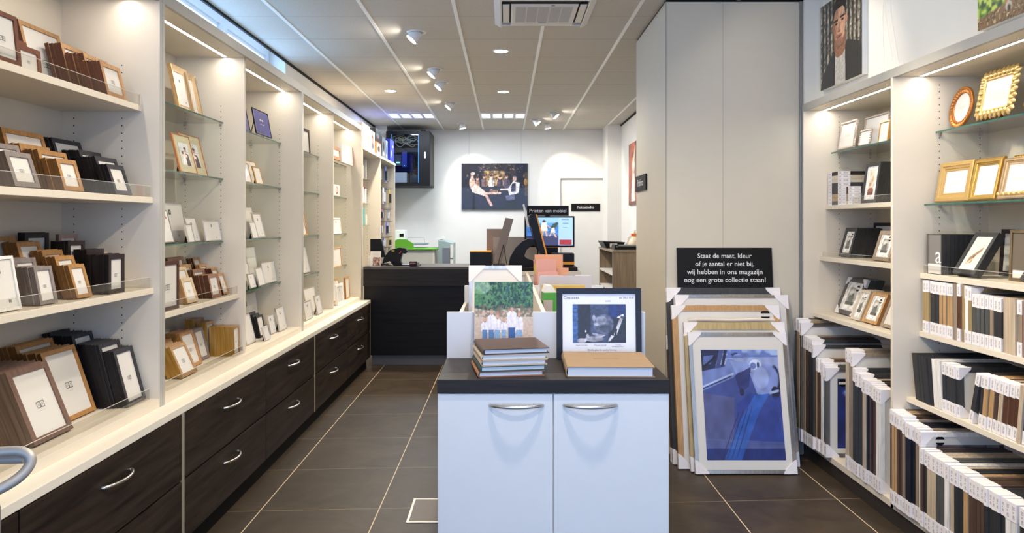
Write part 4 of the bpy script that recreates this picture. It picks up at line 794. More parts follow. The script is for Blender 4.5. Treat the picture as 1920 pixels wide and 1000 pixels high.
# third shelf of the near right bay: grey box frames
G5 = 'black frames on the third shelf of the near right bay'
for k in range(8):
    t = frame('propped_picture', f"{'grey carton-faced' if k == 0 else 'shrink-wrapped black'} frame, {ORD[k]} in the upright stack, third shelf, near right bay", 'charcoal', 2.02+k*.021, 3.352, 1.22, .116, .188, .0195, .010, 0, 'R', 'flat', 'none', G5)
    if k == 0:
        pc = Pic(48, 72, (128, 124, 120)); pc.rect(0, .16, 0, 1, (92, 88, 84)).rect(.08, 1, 0, .24, (236, 234, 230)).rect(.08, 1, .16, .17, (190, 186, 182))
        picture_on(t, .108, .182, pc, 0, .003, -.0006, 'carton_face', PRINT)
        b = MB().text('a', .115, Matrix.Translation((.034, -.0012, .088)) @ Matrix.Rotation(R(90), 4, 'X')); ob('lettering', b.mesh('lettering', SIGNW), t)
arch = Pic(40, 50, (226, 214, 200)); arch.poly([(.1, .05), (.95, .6), (.95, .78), (.1, .3)], (150, 124, 100)).poly([(.25, .05), (.5, .05), (.62, .4), (.45, .4)], (112, 92, 76)).poly([(.0, .0), (.3, 0), (.6, .25), (.5, .3)], (200, 178, 150)); arch.noise(6, .08, 2)
def deep(label, Y, w):
    t = frame('propped_picture', label, 'charcoal', 2.03, Y, 1.22, w, .212, .034, .020, 31, 'R', 'flat', 'none')
    picture_on(t, w-.085, .115, arch, 0, .05, .0042)
deep('shrink-wrapped black frame tilted back with white mat, third shelf, near right bay', 3.157, .152)
deep('black frame tilted back at the picture edge, third shelf, near right bay', 2.735, .15)
t = frame('propped_picture', 'silver-edged frame with painted blue reflection on its face, third shelf, near right bay', 'chrome', 2.215, 3.045, 1.22, .115, .212, .02, .014, 2, 'R', 'flat', 'none')
pc = Pic(20, 40, (26, 32, 52)); pc.rect(.1, .9, 0, .2, (205, 205, 205)); picture_on(t, .085, .182, pc, 0, .015, .0042)  # dark blue reflection painted into the face colour
t = frame('propped_picture', 'bronze-edged frame with taupe face, third shelf, near right bay', 'bronze', 2.11, 2.90, 1.22, .165, .212, .02, .012, 2, 'R', 'flat', 'none')
pc = Pic(20, 40, (104, 96, 84)); pc.rect(.02, .95, 0, .16, (236, 234, 230)); picture_on(t, .14, .186, pc, 0, .013, .0042)
for k, (ya, h) in enumerate(((3.20, .212), (3.04, .206))):
    frame('propped_picture', ['dark frame lying against the back panel', 'second dark frame against the back panel'][k]+', third shelf, near right bay', 'dark', 2.27, ya, 1.22, .15, h, .02, .02, 4, 'R', 'flat', 'none')
# acrylic lips along the open shelf fronts
def lip(label, x, y0, y1, z, h=.05, s=1):
    t = thing('acrylic_lip', label, 'shelf lip', (x, (y0+y1)/2, z+.0006)); L = (y1-y0)/2
    ob('front_strip', MB().box(-.0012, .0012, -L, L, 0, h).mesh('front_strip', ACRYL), t)
    ob('top_edge', MB().box(-.0013, .0013, -L, L, h, h+.0012).mesh('top_edge', ACREDGE), t)
    ob('end_edge', MB().box(-.0013, .0013, L, L+.0012, 0, h).mesh('end_edge', ACREDGE), t)
lip('clear acrylic lip on the top shelf, nearest left bay', -1.537, 2.0, 2.985, 1.957, .042)
lip('clear acrylic lip on the second shelf, nearest left bay', -1.492, 2.0, 2.985, 1.57, .045)
lip('clear acrylic lip on the third shelf, nearest left bay', -1.492, 2.0, 2.985, 1.188, .045)
lip('clear acrylic lip on the bottom shelf, nearest left bay', -1.497, 2.0, 2.985, .72, .045)
lip('clear acrylic lip on the wooden shelf, second left bay', -1.522, 3.06, 4.03, 1.06, .045)
lip('clear acrylic lip on the bottom shelf, second left bay', -1.492, 3.06, 4.03, .72, .045)
lip('clear acrylic lip on the third shelf, near right bay', 2.005, 2.42, 3.41, 1.22, .04)
lip('clear acrylic lip on the second shelf, far right bay', 2.017, 3.47, 4.13, 1.572, .04)
lip('clear acrylic lip on the third shelf, far right bay', 1.978, 3.47, 4.43, 1.252, .03)

# photo fronted glitter frames and others with pictures on the left glass shelves
def couple(seed):
    p = Pic(44, 60, (222, 220, 214)); p.rect(0, 1, .62, 1, (206, 210, 212)).rect(0, 1, 0, .25, (232, 226, 214)).rect(0, 1, .6, .64, (168, 178, 176))
    p.poly([(.52, 0), (.95, 0), (.85, .52), (.58, .55)], (84, 66, 72)).ell(.62, .7, .1, .1, (196, 148, 122)).ell(.6, .77, .12, .06, (84, 60, 48)).poly([(.2, .45), (.7, .35), (.74, .46), (.3, .58)], (236, 222, 210))
    p.poly([(.1, 0), (.5, 0), (.45, .4), (.25, .42)], (240, 238, 234)).ell(.28, .56, .1, .08, (120, 78, 58)); p.noise(8, .08, seed); return p
GLIT = M_('champagne_glitter', srgb(228, 212, 176), .3, metal=.35, bump=1., bscale=420, var=.5, vscale=300)
for k, (X, ya, yb, h, lab) in enumerate(((-1.622, 3.56, 3.752, .205, 'glitter bordered copper frame with wedding photo in front, second glass shelf, second left bay'), (-1.648, 3.70, 3.945, .225, 'glitter bordered copper frame with wedding photo behind, second glass shelf, second left bay'))):
    t = frame('tabletop_photo', lab, 'goldmetal', X, (ya+yb)/2, 1.715, yb-ya, h, .012, .006, 14, 'L', 'round', 'none', strut=True)
    for o in t.children:
        if o.name.startswith('insert'): o.data = o.data.copy(); o.data.materials[0] = GLIT
        if o.name.startswith('moulding'): o.data = o.data.copy(); o.data.materials[0] = M_('copper_metal', srgb(206, 140, 96), .3, metal=.7); o.data.materials[1] = MATS['copper_metal']
    picture_on(t, (yb-ya)*.56, h*.58, couple(k), 0, h*.2, .0032)
t = frame('tabletop_photo', 'silver frame with red blossom print, third glass shelf, second left bay', 'silver', -1.665, 3.50, 1.36, .17, .17, .01, .007, 14, 'L', 'round', 'none', strut=True)
pc = Pic(40, 40, (242, 240, 236))
for k in range(26): pc.ell(.15+.8*RNG.random(), .62+.36*RNG.random(), .035, .03, (176+30*RNG.random(), 60, 46))
picture_on(t, .155, .155, pc, 0, .0075, .0032)
# hinged glass frame with blue card
t = thing('folding_picture', 'black edged glass frame with purple blue card, top glass shelf, third left bay', 'picture frame', (-1.60, 4.72, 2.0415), (-R(10), 0, R(90)))
b = MB()
for q in ((-.15, -.146, 0, .17), (.146, .15, 0, .17), (-.15, .15, 0, .004), (-.15, .15, .166, .17)): b.box(q[0], q[1], 0, .008, q[2], q[3])
ob('moulding', b.mesh('moulding', SATIN), t)
pc = Pic(40, 40, (58, 58, 140)); pc.rect(.0, .06, 0, 1, (90, 90, 160)).ell(.42, .62, .05, .04, (214, 208, 190)).ell(.55, .62, .05, .04, (214, 208, 190)).rect(.36, .62, .42, .45, (190, 190, 200)); picture_on(t, .285, .155, pc, 0, .006, .002)
b = MB().tube([(-.12, .008, .10), (-.12, .05, .004)], .003, 6).tube([(.12, .008, .10), (.12, .05, .004)], .003, 6); ob('easel_strut', b.mesh('easel_strut', SATIN), t)
t = frame('tabletop_photo', 'black edged frame with lilac card, top glass shelf, third left bay', 'navy', -1.63, 4.475, 2.035, .16, .17, .008, .004, 12, 'L', 'round', 'none', strut=True)
pc = Pic(20, 30, (136, 132, 168)); pc.ell(.5, .62, .1, .05, (226, 222, 212)); picture_on(t, .15, .16, pc, 0, .005, .0032)

# ================================================================== poster frames leaning against the tall panel
def fit(txt, width):
    vs, _ = glyph(txt); xs = [v.x for v in vs]; return width/(max(xs)-min(xs))
XZ = lambda x, y, z: Matrix.Translation((x, y, z)) @ Matrix.Rotation(R(90), 4, 'X')
def floorframe(label, col, xc, Yb, w, h, d, lean, guard, logo='none', mw=.022):
    return boxed(label, col, 0, Yb, 0, w, h, d, guard, '60x80', lean, mw, 'poster frames leaning on the tall panel', logo, X=xc)
car = Pic(180, 262, (150, 162, 206))
car.rect(0, 1, .92, 1, (96, 120, 190)); car.put(np.clip((vnoise(180, 262, 16, 9)-.45)*4, 0, 1)*(car.v > .95), (160, 186, 232)); car.rect(.55, 1, .80, .93, (140, 156, 206))
car.poly([(0, .10), (1, .10), (1, .62), (.62, .80), (.30, .86), (0, .84)], (58, 76, 146)); car.poly([(0, .62), (.40, .74), (.58, .86), (.34, .92), (.30, .84), (0, .80)], (108, 128, 190))
car.poly([(0, .80), (.17, .83), (.25, 1), (0, 1)], (26, 34, 74)).poly([(.18, .83), (.235, .84), (.30, 1), (.24, 1)], (64, 78, 132)).poly([(.25, .84), (.29, .85), (.345, 1), (.305, 1)], (30, 38, 80)).poly([(.02, .86), (.12, .865), (.16, .95), (.03, .94)], (84, 104, 168)).line((.01, .83), (.18, .93), .010, (18, 22, 50))
car.line((0, .655), (.40, .775), .010, (170, 188, 232)).line((0, .64), (.38, .755), .006, (34, 46, 104)).poly([(.37, .90), (.60, .88), (.66, .83), (.44, .78)], (130, 150, 208)).line((.40, .955), (.47, .965), .008, (40, 58, 120)).line((.41, .94), (.44, .968), .006, (40, 58, 120))
car.poly([(.42, .76), (.64, .84), (.60, .66), (.48, .60)], (36, 50, 112)).ell(.69, .885, .10, .045, (150, 170, 224)).ell(.70, .86, .075, .05, (206, 218, 246)).ell(.67, .85, .04, .03, (96, 116, 180)).ell(.735, .855, .018, .03, (44, 60, 120))
car.poly([(.62, .78), (.82, .86), (.96, .78), (.92, .60), (.70, .58)], (132, 150, 208)).ell(.94, .70, .07, .15, (22, 28, 66)).ell(.84, .73, .15, .13, (124, 142, 204)).ell(.76, .74, .10, .10, (150, 168, 220)).ell(.93, .60, .05, .06, (18, 24, 56)).line((.86, .60), (.97, .62), .012, (150, 168, 216)).ell(.50, .61, .03, .035, (22, 30, 74))
car.poly([(0, .18), (.36, .16), (.40, .56), (0, .60)], (86, 92, 142), .8).poly([(.40, .12), (1, .13), (1, .56), (.60, .60), (.42, .50)], (38, 60, 146), .7).poly([(0, .10), (1, .05), (1, .16), (0, .19)], (100, 106, 156), .55).rect(0, 1, 0, .10, (30, 46, 116))
car.poly([(.22, 0), (.44, 0), (.70, .42), (.86, .60), (.66, .58), (.46, .36)], (44, 112, 212), .55)
for q in range(4): car.line((.20+.06*q, .02), (.44+.06*q, .42+.02*q), .005, (24, 34, 86), .6)
car.noise(14, .10, 4)
t = floorframe('steel framed blue vintage car print, front of the stack leaning on tall panel', 'chrome', 1.397, 4.118, .588, .812, .024, 12.5, .078)
picture_on(t, .46, .635, car, .006, .075, .0040)
floorframe('frame with tan sand finish directly behind the blue car print', 'sandgold', 1.392, 4.160, .61, .865, .030, 11.5, .082, mw=.045)
t = floorframe('oak frame with round black sticker, third from front leaning on tall panel', 'oak', 1.356, 4.206, .66, .963, .026, 11.0, .085, mw=.035); sticker(t, .245, .905, .0045, .03)
floorframe('slim black and silver frame, fourth from front leaning on tall panel', 'chrome', 1.408, 4.247, .70, 1.022, .022, 10.4, .085, mw=.016)
floorframe('broad glossy black frame at the back carrying the notice board', 'charcoal', 1.366, 4.286, .71, 1.062, .028, 9.6, .09, mw=.04)
floorframe('dark brown frame last in the row leaning on tall panel', 'choc', 1.350, 4.334, .68, .76, .02, 9.0, .085)
wr = MB().tube([(-.26, 0, .0), (-.15, 0, .003), (.0, .002, -.001), (.14, 0, .003), (.27, 0, 0)], [.010, .013, .012, .013, .009], 10)
tag(ob('wrapped_moulding', wr.mesh('wrapped_moulding', M_('clear_wrap', srgb(226, 214, 198), .15, coat=1.)), None, (1.375, 4.348, .868)), 'plastic wrapped moulding lying on top of the tan frame', 'moulding')
t = thing('notice_board', 'black notice board with Dutch text resting on the leaning frames', 'sign', (1.38, 4.464, 1.057), (-R(5.5), 0, 0))
ob('board', MB().box(-.30, .30, 0, .008, 0, .25).mesh('board', SIGNB, .001), t)
for i, (s, wd) in enumerate((('Staat de maat, kleur', .34), ('of je aantal er niet bij,', .37), ('wij hebben in ons magazijn', .475), ('nog een grote collectie staan!', .51))): ob('lettering', MB().text(s, fit(s, wd), XZ(0, -.0008, .198-i*.0505)).mesh('lettering', SIGNW), t)

# ================================================================== white display cabinet in the aisle
t = thing('display_cabinet', 'white two-door cabinet with dark wood top standing in the aisle', 'cabinet', (.168, 2.7, 0)); CXW = .408
ob('body', MB().box(-CXW+.002, CXW-.002, -.178, .2, .08, .861).mesh('body', WHITE), t)
ob('plinth', MB().box(-CXW+.02, CXW-.02, -.15, .19, 0, .08).mesh('plinth', ALU), t)
ob('top', MB().box(-CXW, CXW, -.203, .2, .863, .91).mesh('top', wood('dark_slab', (.009, .0062, .005), (.025, .018, .0145), 'x', 60, .05, .5), .0012), t); MATS['dark_slab'].node_tree.nodes['Principled BSDF'].inputs['Specular IOR Level'].default_value = .33
for s in (-1, 1):
    d = ob('door', MB().box(-.202, .202, -.009, .009, -.385, .385).mesh('door', WHITE, .0012), t, (s*.2045, -.188, .474))
    ob('handle', BOW, d, (-s*(.2045-.130)+.0, -.009, .345), (0, 0, 0))
def book(label, col, X, Y, Z, w, l, h, yaw, emb=False, group=None):
    t = thing('photo_album', label, 'album', (X, Y, Z+.0003), (0, 0, R(yaw)), group)
    c = MB(); e = .003
    c.box(-w/2, w/2, -l/2, l/2, h-e, h); c.box(-w/2, w/2, -l/2, l/2, 0, e)
    n = 6; pts = [(-w/2+.001, 0)]+[(-w/2-.006*math.sin(math.pi*i/n), h*i/n) for i in range(1, n)]+[(-w/2+.001, h)]+[(-w/2+.004, h-.001)]+[(-w/2-.006*math.sin(math.pi*i/n)+.004, h*i/n) for i in range(n-1, 0, -1)]+[(-w/2+.004, .001)]
    c.prism(pts, -l/2, l/2, 'y'); ob('cover', c.mesh('cover', col), t)
    ob('pages', MB().box(-w/2+.003, w/2-.008, -l/2+.007, l/2-.007, e+.0002, h-e-.0002).mesh('pages', M_('page_block', srgb(226, 226, 228), .6, var=.06, vscale=400)), t)
    if emb:
        b = MB()
        for r_ in range(2):
            for k in range(10): b.box(-.048+k*.0098+(r_*.002), -.041+k*.0098+(r_*.002), .01-r_*.014, .013-r_*.014, h, h+.0004)
        ob('embossing', b.mesh('embossing', M_('embossed_marks', srgb(132, 112, 92), .7)), t)
    return t
LE = lambda n, c, r=.5: M_(n, srgb(*c), r, bump=.25, bscale=500, var=.1, vscale=30)
GB_ = 'albums stacked on the display cabinet'; zb = .91
for lab, nm, c, h, dx in (('cognac brown album at the bottom of the stack on the cabinet', 'cognac_leather', (158, 104, 66), .0195, -.004), ('dark green album, second from bottom of the stack', 'green_linen', (40, 72, 62), .019, .002),
                          ('cream album, third from bottom of the stack', 'cream_linen', (196, 176, 150), .0195, .004), ('pale cream album, just below the dark brown one', 'ivory_linen', (206, 186, 156), .0205, .006), ('dark brown leather album on top of the stack', 'dark_leather', (72, 54, 48), .02, .010)):
    book(lab, LE(nm, c), .010+dx, 2.664, zb, .238, .236, h, 9+dx*120, False, GB_); zb += h+.0006
book('large tan suede album lying in front of the framed picture', LE('tan_suede', (146, 123, 98), .9), .380, 2.682, .91, .312, .298, .038, -1.5, True)
fam = Pic(200, 270, (206, 182, 160))
fam.rect(0, 1, .66, 1, (44, 88, 58)); n = .5*vnoise(200, 270, 14, 3)+.3*vnoise(200, 270, 33, 13)+.2*vnoise(200, 270, 71, 23); n2 = .55*vnoise(200, 270, 37, 4)+.45*vnoise(200, 270, 83, 14); mk = (fam.v > .66-.03*np.sin(fam.u*5))*1.
fam.put(mk, (44, 88, 58)).put(np.clip((n*.6+n2*.5-.50)*6, 0, 1)*mk, (96, 142, 84)).put(np.clip((.47-n2)*6, 0, 1)*mk*.85, (16, 44, 34)).put(np.clip((n-.58)*6, 0, 1)*mk*np.clip((fam.u-.3)*4, 0, 1), (40, 84, 90)); fam.ell(.10, .93, .18, .09, (170, 200, 172), .6).ell(.05, .80, .10, .10, (90, 150, 70), .5)
fam.put(np.clip((vnoise(200, 270, 26, 8)-.40)*5, 0, 1)*((fam.v > .55)&(fam.v < .70))*.7, (136, 104, 80)); fam.put(np.clip((vnoise(200, 270, 30, 18)-.5)*5, 0, 1)*((fam.v > .55)&(fam.v < .66))*.6, (86, 104, 70))
for u, top, sh, wd in ((.18, .555, 'b', .062), (.295, .645, 'b', .072), (.395, .595, 'l', .062), (.505, .555, 'l', .058), (.64, .69, 'j', .085), (.765, .62, 's', .066)):
    sk = (210, 162, 136); leg = {'b': (92, 128, 178), 'l': (140, 174, 208), 'j': (60, 98, 160), 's': (140, 174, 210)}[sh]; wa = .40 if sh != 'j' else .43
    if sh == 's': fam.rect(u-wd*.55, u-wd*.05, 0, .33, sk).rect(u+wd*.08, u+wd*.55, 0, .33, sk).poly([(u-wd*.9, .29), (u+wd*.9, .29), (u+wd*.6, wa+.02), (u-wd*.6, wa+.02)], leg)
    else: fam.poly([(u-wd*.75, 0), (u-wd*.08, 0), (u, .26), (u+wd*.08, 0), (u+wd*.75, 0), (u+wd*.7, wa), (u-wd*.7, wa)], leg)
    fam.poly([(u-wd*1.05, wa-.06), (u-wd*.75, wa-.02), (u+wd*.75, wa-.02), (u+wd*1.05, wa-.06), (u+wd*.95, top-.10), (u+wd*.3, top-.065), (u-wd*.3, top-.065), (u-wd*.95, top-.10)], (238, 232, 236))
    fam.line((u-wd*.2, top-.09), (u-wd*.1, wa), .006, (206, 200, 210), .7).line((u+wd*.8, top-.13), (u+wd*.85, wa-.04), .005, (206, 198, 206), .7)
    fam.ell(u, top-.045, .022, .036, (154, 112, 84) if sh in 'ls' or u < .2 else sk)
    fam.ell(u, top-.038, .023, .031, sk).ell(u, top-.010, .024, .013, (176, 140, 106) if sh != 'j' else (120, 104, 96))
fam.noise(40, .06, 9)
t = thing('photo_print', 'photo panel of a family in white shirts propped behind the album stack', 'photo print', (-.008, 2.862, .911), (-R(5), 0, 0))
ob('panel', MB().box(-.1185, .1185, .0008, .008, 0, .312).mesh('panel', WHITE), t); picture_on(t, .237, .312, fam, 0, 0, 0, 'print', PRINT)
# framed glass sample print
t = thing('framed_portrait', 'navy framed black-and-white portrait with glass samples behind the tan album', 'picture frame', (.378, 2.862, .9115), (-R(4), 0, 0))
ob('moulding', moulding(.342, .286, .02, .023, 'navy'), t)
b = MB().box(-.149, .149, .006, .018, .022, .264)
def tx(s, wd, x, z): b.text(s, fit(s, wd), XZ(x, .0055, z), 1)
tx('Crescent', .064, -.111, .247); tx('MAT BOARD', .036, -.112, .238) if False else None
tx('TRU VUE', .046, .119, .247); tx('GOOD', .022, .037, .2335); tx('Regular Float Glass', .046, -.070, .0565); tx('Reflection Control®', .050, .004, .0565); tx('Tru Vue®', .022, .077, .0575); tx('AR Reflection-Free™', .050, .077, .0505); tx('Quality glass for quality framing.', .118, .012, .0375)
for k in range(3): b.add([(.083+k*.004, .0055, .243), (.0845+k*.004, .0055, .243), (.0865+k*.004, .0055, .251), (.085+k*.004, .0055, .251)], [(0, 1, 2, 3)], 1)
ob('mat', b.mesh('mat', [M_('white_mat', srgb(236, 234, 236), .4, coat=.6), INK]), t)
mus = Pic(200, 146, (24, 26, 38)); mus.rect(.34, .67, 0, 1, (58, 68, 98)).rect(.67, 1, .66, 1, (22, 42, 104)).rect(0, .1, 0, 1, (62, 98, 160))
for k in range(9): mus.rect(0, .1, k/9, k/9+.012, (40, 66, 120))
mus.ell(.58, .48, .19, .26, (92, 98, 124)).ell(.54, .58, .10, .12, (128, 132, 152)).ell(.62, .36, .12, .10, (70, 74, 96)).ell(.40, .64, .03, .08, (150, 154, 170)).ell(.45, .48, .05, .04, (150, 154, 172))
mus.poly([(.36, .26), (.62, .2), (.55, .14), (.38, .2)], (170, 174, 190)).ell(.4, .1, .18, .07, (150, 150, 164)).ell(.17, .06, .09, .06, (186, 186, 196)).ell(.28, .18, .03, .05, (170, 170, 184)).ell(.245, .3, .012, .03, (240, 240, 240))
mus.line((.80, .22), (.93, .68), .030, (206, 206, 212)).line((.86, .66), (.94, .72), .022, (235, 235, 238)).ell(.93, .66, .03, .04, (70, 70, 84)).line((.78, .05), (.82, .35), .018, (30, 30, 38)).poly([(.66, .04), (.72, .2), (.78, .18), (.7, .04)], (190, 190, 200)).noise(20, .25, 7)
picture_on(t, .2155, .155, mus, .001, .066, .0052)

# ================================================================== browser bins behind the cabinet
GRY = M_('pale_grey_laminate', srgb(216, 217, 220), .4); CRL = M_('cream_laminate', srgb(214, 206, 196), .5)
def bin_(label, y0, y1):
    t = thing('browser_bin', label, 'display bin', (.166, (y0+y1)/2, 0)); L = (y1-y0)/2
    P = lambda nm, x0, x1, ya, yb, za, zb, m: ob(nm, MB().box(x0, x1, ya, yb, za, zb).mesh(nm, m, .001), t)
    P('front_panel', -.407, .407, -L, -L+.018, .0, 1.095, GRY); P('rear_panel', -.407, .407, L-.018, L, 0, 1.0, GRY)
    P('side_panel', -.407, -.389, -L+.0185, L-.0185, 0, 1.0, CRL); P('side_panel', .389, .407, -L+.0185, L-.0185, 0, 1.0, CRL)
    P('divider', -.016, .002, -L+.0185, L-.0185, .80, 1.09, CRL); P('bin_floor', -.388, .388, -L+.0185, L-.0185, .78, .80, CRL)
    return t
bin_('white browser bin directly behind the cabinet', 2.917, 4.165); bin_('second white browser bin further back in the aisle', 4.168, 5.40)
t = None
for k in range(4):
    t = boxed(f"steel boxed frame, {ORD[k]} in the left half of the near bin", 'silver', -.20, 3.86+k*.03, .80, .288, .425-k*.004, .026, .088, '', 4, .018, 'boxed frames in the near bin')
    if k == 0:
        pc = Pic(50, 20, (186, 176, 178))
        for q in range(7): pc.ell(.08+.14*q, .5, .06, .42, ((150, 90, 80), (90, 70, 60), (206, 180, 160), (120, 96, 84))[q % 4])
        picture_on(t, .17, .20, pc, 0, .135, .0042)
def sheet(label, cat, X, Y, Z, w, h, d, mat, lean=4, yaw=0, name='art_board', side=None):
    t = thing(name, label, cat, (X, Y, Z+d*math.sin(R(lean))+.001), (-R(lean), 0, R(yaw)))
    ob('board', MB().box(-w/2, w/2, 0, d, 0, h).mesh('board', mat, .001), t); return t
sheet('mustard yellow art board in the right half of the near bin', 'art board', .285, 3.50, .80, .215, .353, .02, M_('mustard', srgb(202, 168, 84), .5, var=.15), 2)
t = sheet('grey wrapped box standing behind the mustard board', 'art board', .311, 3.68, .80, .27, .386, .075, M_('grey_wrapped', srgb(188, 184, 190), .2, coat=1., var=.08), 1)
t = thing('photo_box', 'green and white box standing left of the mustard board in the bin', 'box', (.208, 3.32, .801), (0, 0, R(4)))
ob('carton', MB().box(-.03, .03, 0, .10, 0, .335).mesh('carton', M_('green_card', srgb(72, 150, 62), .5)), t); ob('label_panel', MB().box(-.031, .012, -.002, .0, .10, .30).mesh('label_panel', M_('grey_card', srgb(170, 160, 156), .5)), t); ob('lid', MB().prism([(-.03, .335), (.03, .335), (.012, .365), (-.018, .368)], .001, .098, 'y').mesh('lid', PAPER), t)
sheet('dark red booklet between green box and navy frame', 'booklet', .278, 3.36, .80, .06, .33, .03, M_('dark_red', srgb(140, 36, 34), .4), 3)
PK = M_('dusty_pink', srgb(216, 160, 150), .55, var=.05); PCH = M_('peach', srgb(224, 164, 128), .55, var=.05)
t = sheet('pink album standing at an angle in the second bin', 'album', .262, 4.42, .80, .13, .43, .06, PK, 5, 14, 'pink_album'); ob('yellow_label', MB().box(-.0656, -.065, .004, .052, .34, .40).mesh('yellow_label', M_('yellow_label', srgb(216, 190, 96), .5)), t)
sheet('peach art board at the back of the second bin', 'art board', .285, 4.62, .80, .185, .455, .02, PCH, 3, 6); sheet('low peach art board right of the pink album', 'art board', .365, 4.50, .80, .075, .375, .02, PCH, 3, 4)
sheet('low pink card in front of the pink album', 'card', .262, 4.34, .80, .125, .362, .015, PK, 4, 8); sheet('pale blue card in front of the peach board', 'card', .31, 4.30, .80, .08, .335, .01, M_('pale_blue', srgb(186, 200, 210), .5), 4, 6)

# ================================================================== photo kiosk table
KT = 1.095
t = thing('kiosk_table', 'low pale table carrying the photo kiosks behind the bins', 'table', (.166, 5.80, 0))
ob('top', MB().box(-.407, .407, -.395, .42, KT-.03, KT).mesh('top', CRL, .001), t); ob('body', MB().box(-.395, .395, -.38, .40, 0, KT-.031).mesh('body', GRY), t)
ORG = M_('signal_orange', srgb(240, 160, 30), .45)
t = thing('photo_kiosk', 'black side-on photo kiosk monitor with orange edge on a curved stand', 'photo kiosk', (.25, 5.56, KT+.001))
ob('base', MB().box(-.26, .30, -.13, .16, 0, .028).mesh('base', SATIN, .003), t)
arc = [(-.23, .028), (-.215, .10), (-.175, .17), (-.12, .225), (-.075, .245), (-.02, .235), (.0, .20), (-.05, .19), (-.088, .155), (-.105, .11), (-.085, .092), (-.04, .075), (-.01, .052), (.01, .028)]
ob('stand', MB().prism(arc, -.05, .02, 'y').mesh('stand', SATIN, .002), t)
m = ob('monitor', MB().prism([(-.066, .425), (-.05, .435), (-.018, .432), (.066, .10), (.03, .105), (-.005, .17), (-.07, .39)], -.10, .30, 'y').mesh('monitor', SATIN, .003), t)
ob('orange_edge', MB().prism([(-.019, .434), (-.008, .432), (.078, .098), (.066, .098)], -.102, .302, 'y').mesh('orange_edge', ORG), m)
ob('white_arm', MB().prism([(-.112, .515), (-.104, .518), (-.062, .335), (-.076, .335)], .0, .2, 'y').mesh('white_arm', WHITE), t)
ob('cable', MB().tube([(-.02, -.06, .20), (.0, -.07, .16), (-.005, -.07, .10), (.012, -.06, .06), (.03, -.05, .03)], .005, 8).mesh('cable', SATIN), t)
t = thing('kiosk_screen', 'lit kiosk touch screen facing the camera beneath the print sign', 'kiosk screen', (.366, 5.935, KT+.001))
ob('base', MB().box(-.13, .165, -.16, .14, 0, .032).mesh('base', SATIN, .003), t); ob('column', MB().box(-.05, .07, -.02, .06, .032, .19).mesh('column', SATIN, .004), t)
ob('bezel', MB().box(-.208, .208, -.022, .022, .165, .425).mesh('bezel', SATIN, .006), t)
scr = Pic(110, 66, (62, 116, 190)); scr.rect(0, 1, .78, 1, (150, 200, 240)).rect(0, 1, .70, .80, (86, 150, 214)); scr.noise(20, .22, 3, ((scr.v < .8)&(scr.v > .3))*1.); scr.rect(0, .7, 0, .34, (58, 58, 96))
scr.ell(.38, .86, .035, .06, (60, 50, 46)).poly([(.30, .52), (.46, .52), (.43, .82), (.33, .82)], (226, 224, 214)).line((.36, .52), (.33, .30), .018, (214, 180, 150)).line((.41, .52), (.44, .34), .018, (214, 180, 150)).line((.45, .72), (.54, .6), .014, (214, 180, 150))
scr.ell(.60, .70, .05, .15, (60, 72, 40), 1, -.5).poly([(.52, .44), (.63, .46), (.60, .64), (.54, .62)], (216, 222, 214)).line((.58, .46), (.64, .3), .018, (214, 180, 150)).line((.54, .46), (.5, .34), .016, (214, 180, 150)).rect(.69, 1, 0, 1, (168, 206, 240)).rect(.71, .98, .02, .21, (170, 36, 32))
for q, (a, c, vv) in enumerate(((.76, .92, .92), (.78, .9, .78), (.78, .88, .64))): scr.rect(a, c, vv, vv+.02, (110, 140, 180))
s_ = ob('screen', scr.mesh('screen', .385, .232, SCREEN), t, (0, -.0225, .18))
b = MB(); b.text('Moments', fit('Moments', .105), XZ(-.02, -.0235, .282)); ob('lettering', b.mesh('lettering', SIGNW), t); ob('logo', MB().box(-.10, -.085, -.0236, -.023, .276, .290).mesh('logo', M_('logo_red', srgb(190, 40, 36), .5)), t)
ob('trim_line', MB().box(-.209, .209, -.0225, -.018, .1635, .166).mesh('trim_line', ORG), t)
t = thing('print_sign', 'black sign reading Printen van mobiel above the kiosk screen', 'sign', (.354, 5.962, KT+.001+.427))
ob('board', MB().box(-.175, .175, -.004, .004, 0, .085).mesh('board', SIGNB, .001), t); ob('post', MB().box(-.02, .02, .046, .056, -.385, .05).mesh('post', SATIN), t)
ob('lettering', MB().text('Printen van mobiel', fit('Printen van mobiel', .308), XZ(0, -.0048, .042)).mesh('lettering', SIGNW), t)
t = thing('photo_printer', 'black printer with orange stripe right of the kiosk stand', 'printer', (.452, 5.62, KT+.0305))
ob('body', MB().box(-.085, .085, -.07, .09, .0, .10).mesh('body', SATIN, .006), t); ob('stripe', MB().box(-.0855, .0855, -.0712, -.06, .012, .034).mesh('stripe', ORG), t)
t = thing('photo_printer', 'black printer with orange top at the left end of the kiosk table', 'printer', (-.27, 6.06, KT+.001))
ob('body', MB().box(-.03, .15, -.1, .1, 0, .13).mesh('body', SATIN, .004), t); ob('stripe', MB().box(-.0305, .1505, -.1005, .1005, .122, .131).mesh('stripe', ORG), t)
BRN = M_('taupe_board', srgb(138, 124, 116), .6); BRN2 = M_('grey_taupe_board', srgb(158, 152, 148), .6)
sheet('tall taupe sample board standing behind the easel', 'sample board', -.085, 6.165, KT+.001, .16, .315, .018, BRN, 2, 0, 'sample_board'); sheet('wide grey taupe sample board lying lengthwise behind the kiosk', 'sample board', .12, 6.135, KT+.001, .46, .245, .016, BRN2, 2, 0, 'sample_board')
t = thing('table_easel', 'small easel holding a leaning taupe board seen edge-on', 'easel', (-.03, 5.84, KT+.001))
ob('board', MB().prism([(-.075, .035), (-.01, .03), (.095, .40), (.028, .41)], -.05, .10, 'y').mesh('board', BRN, .001), t)
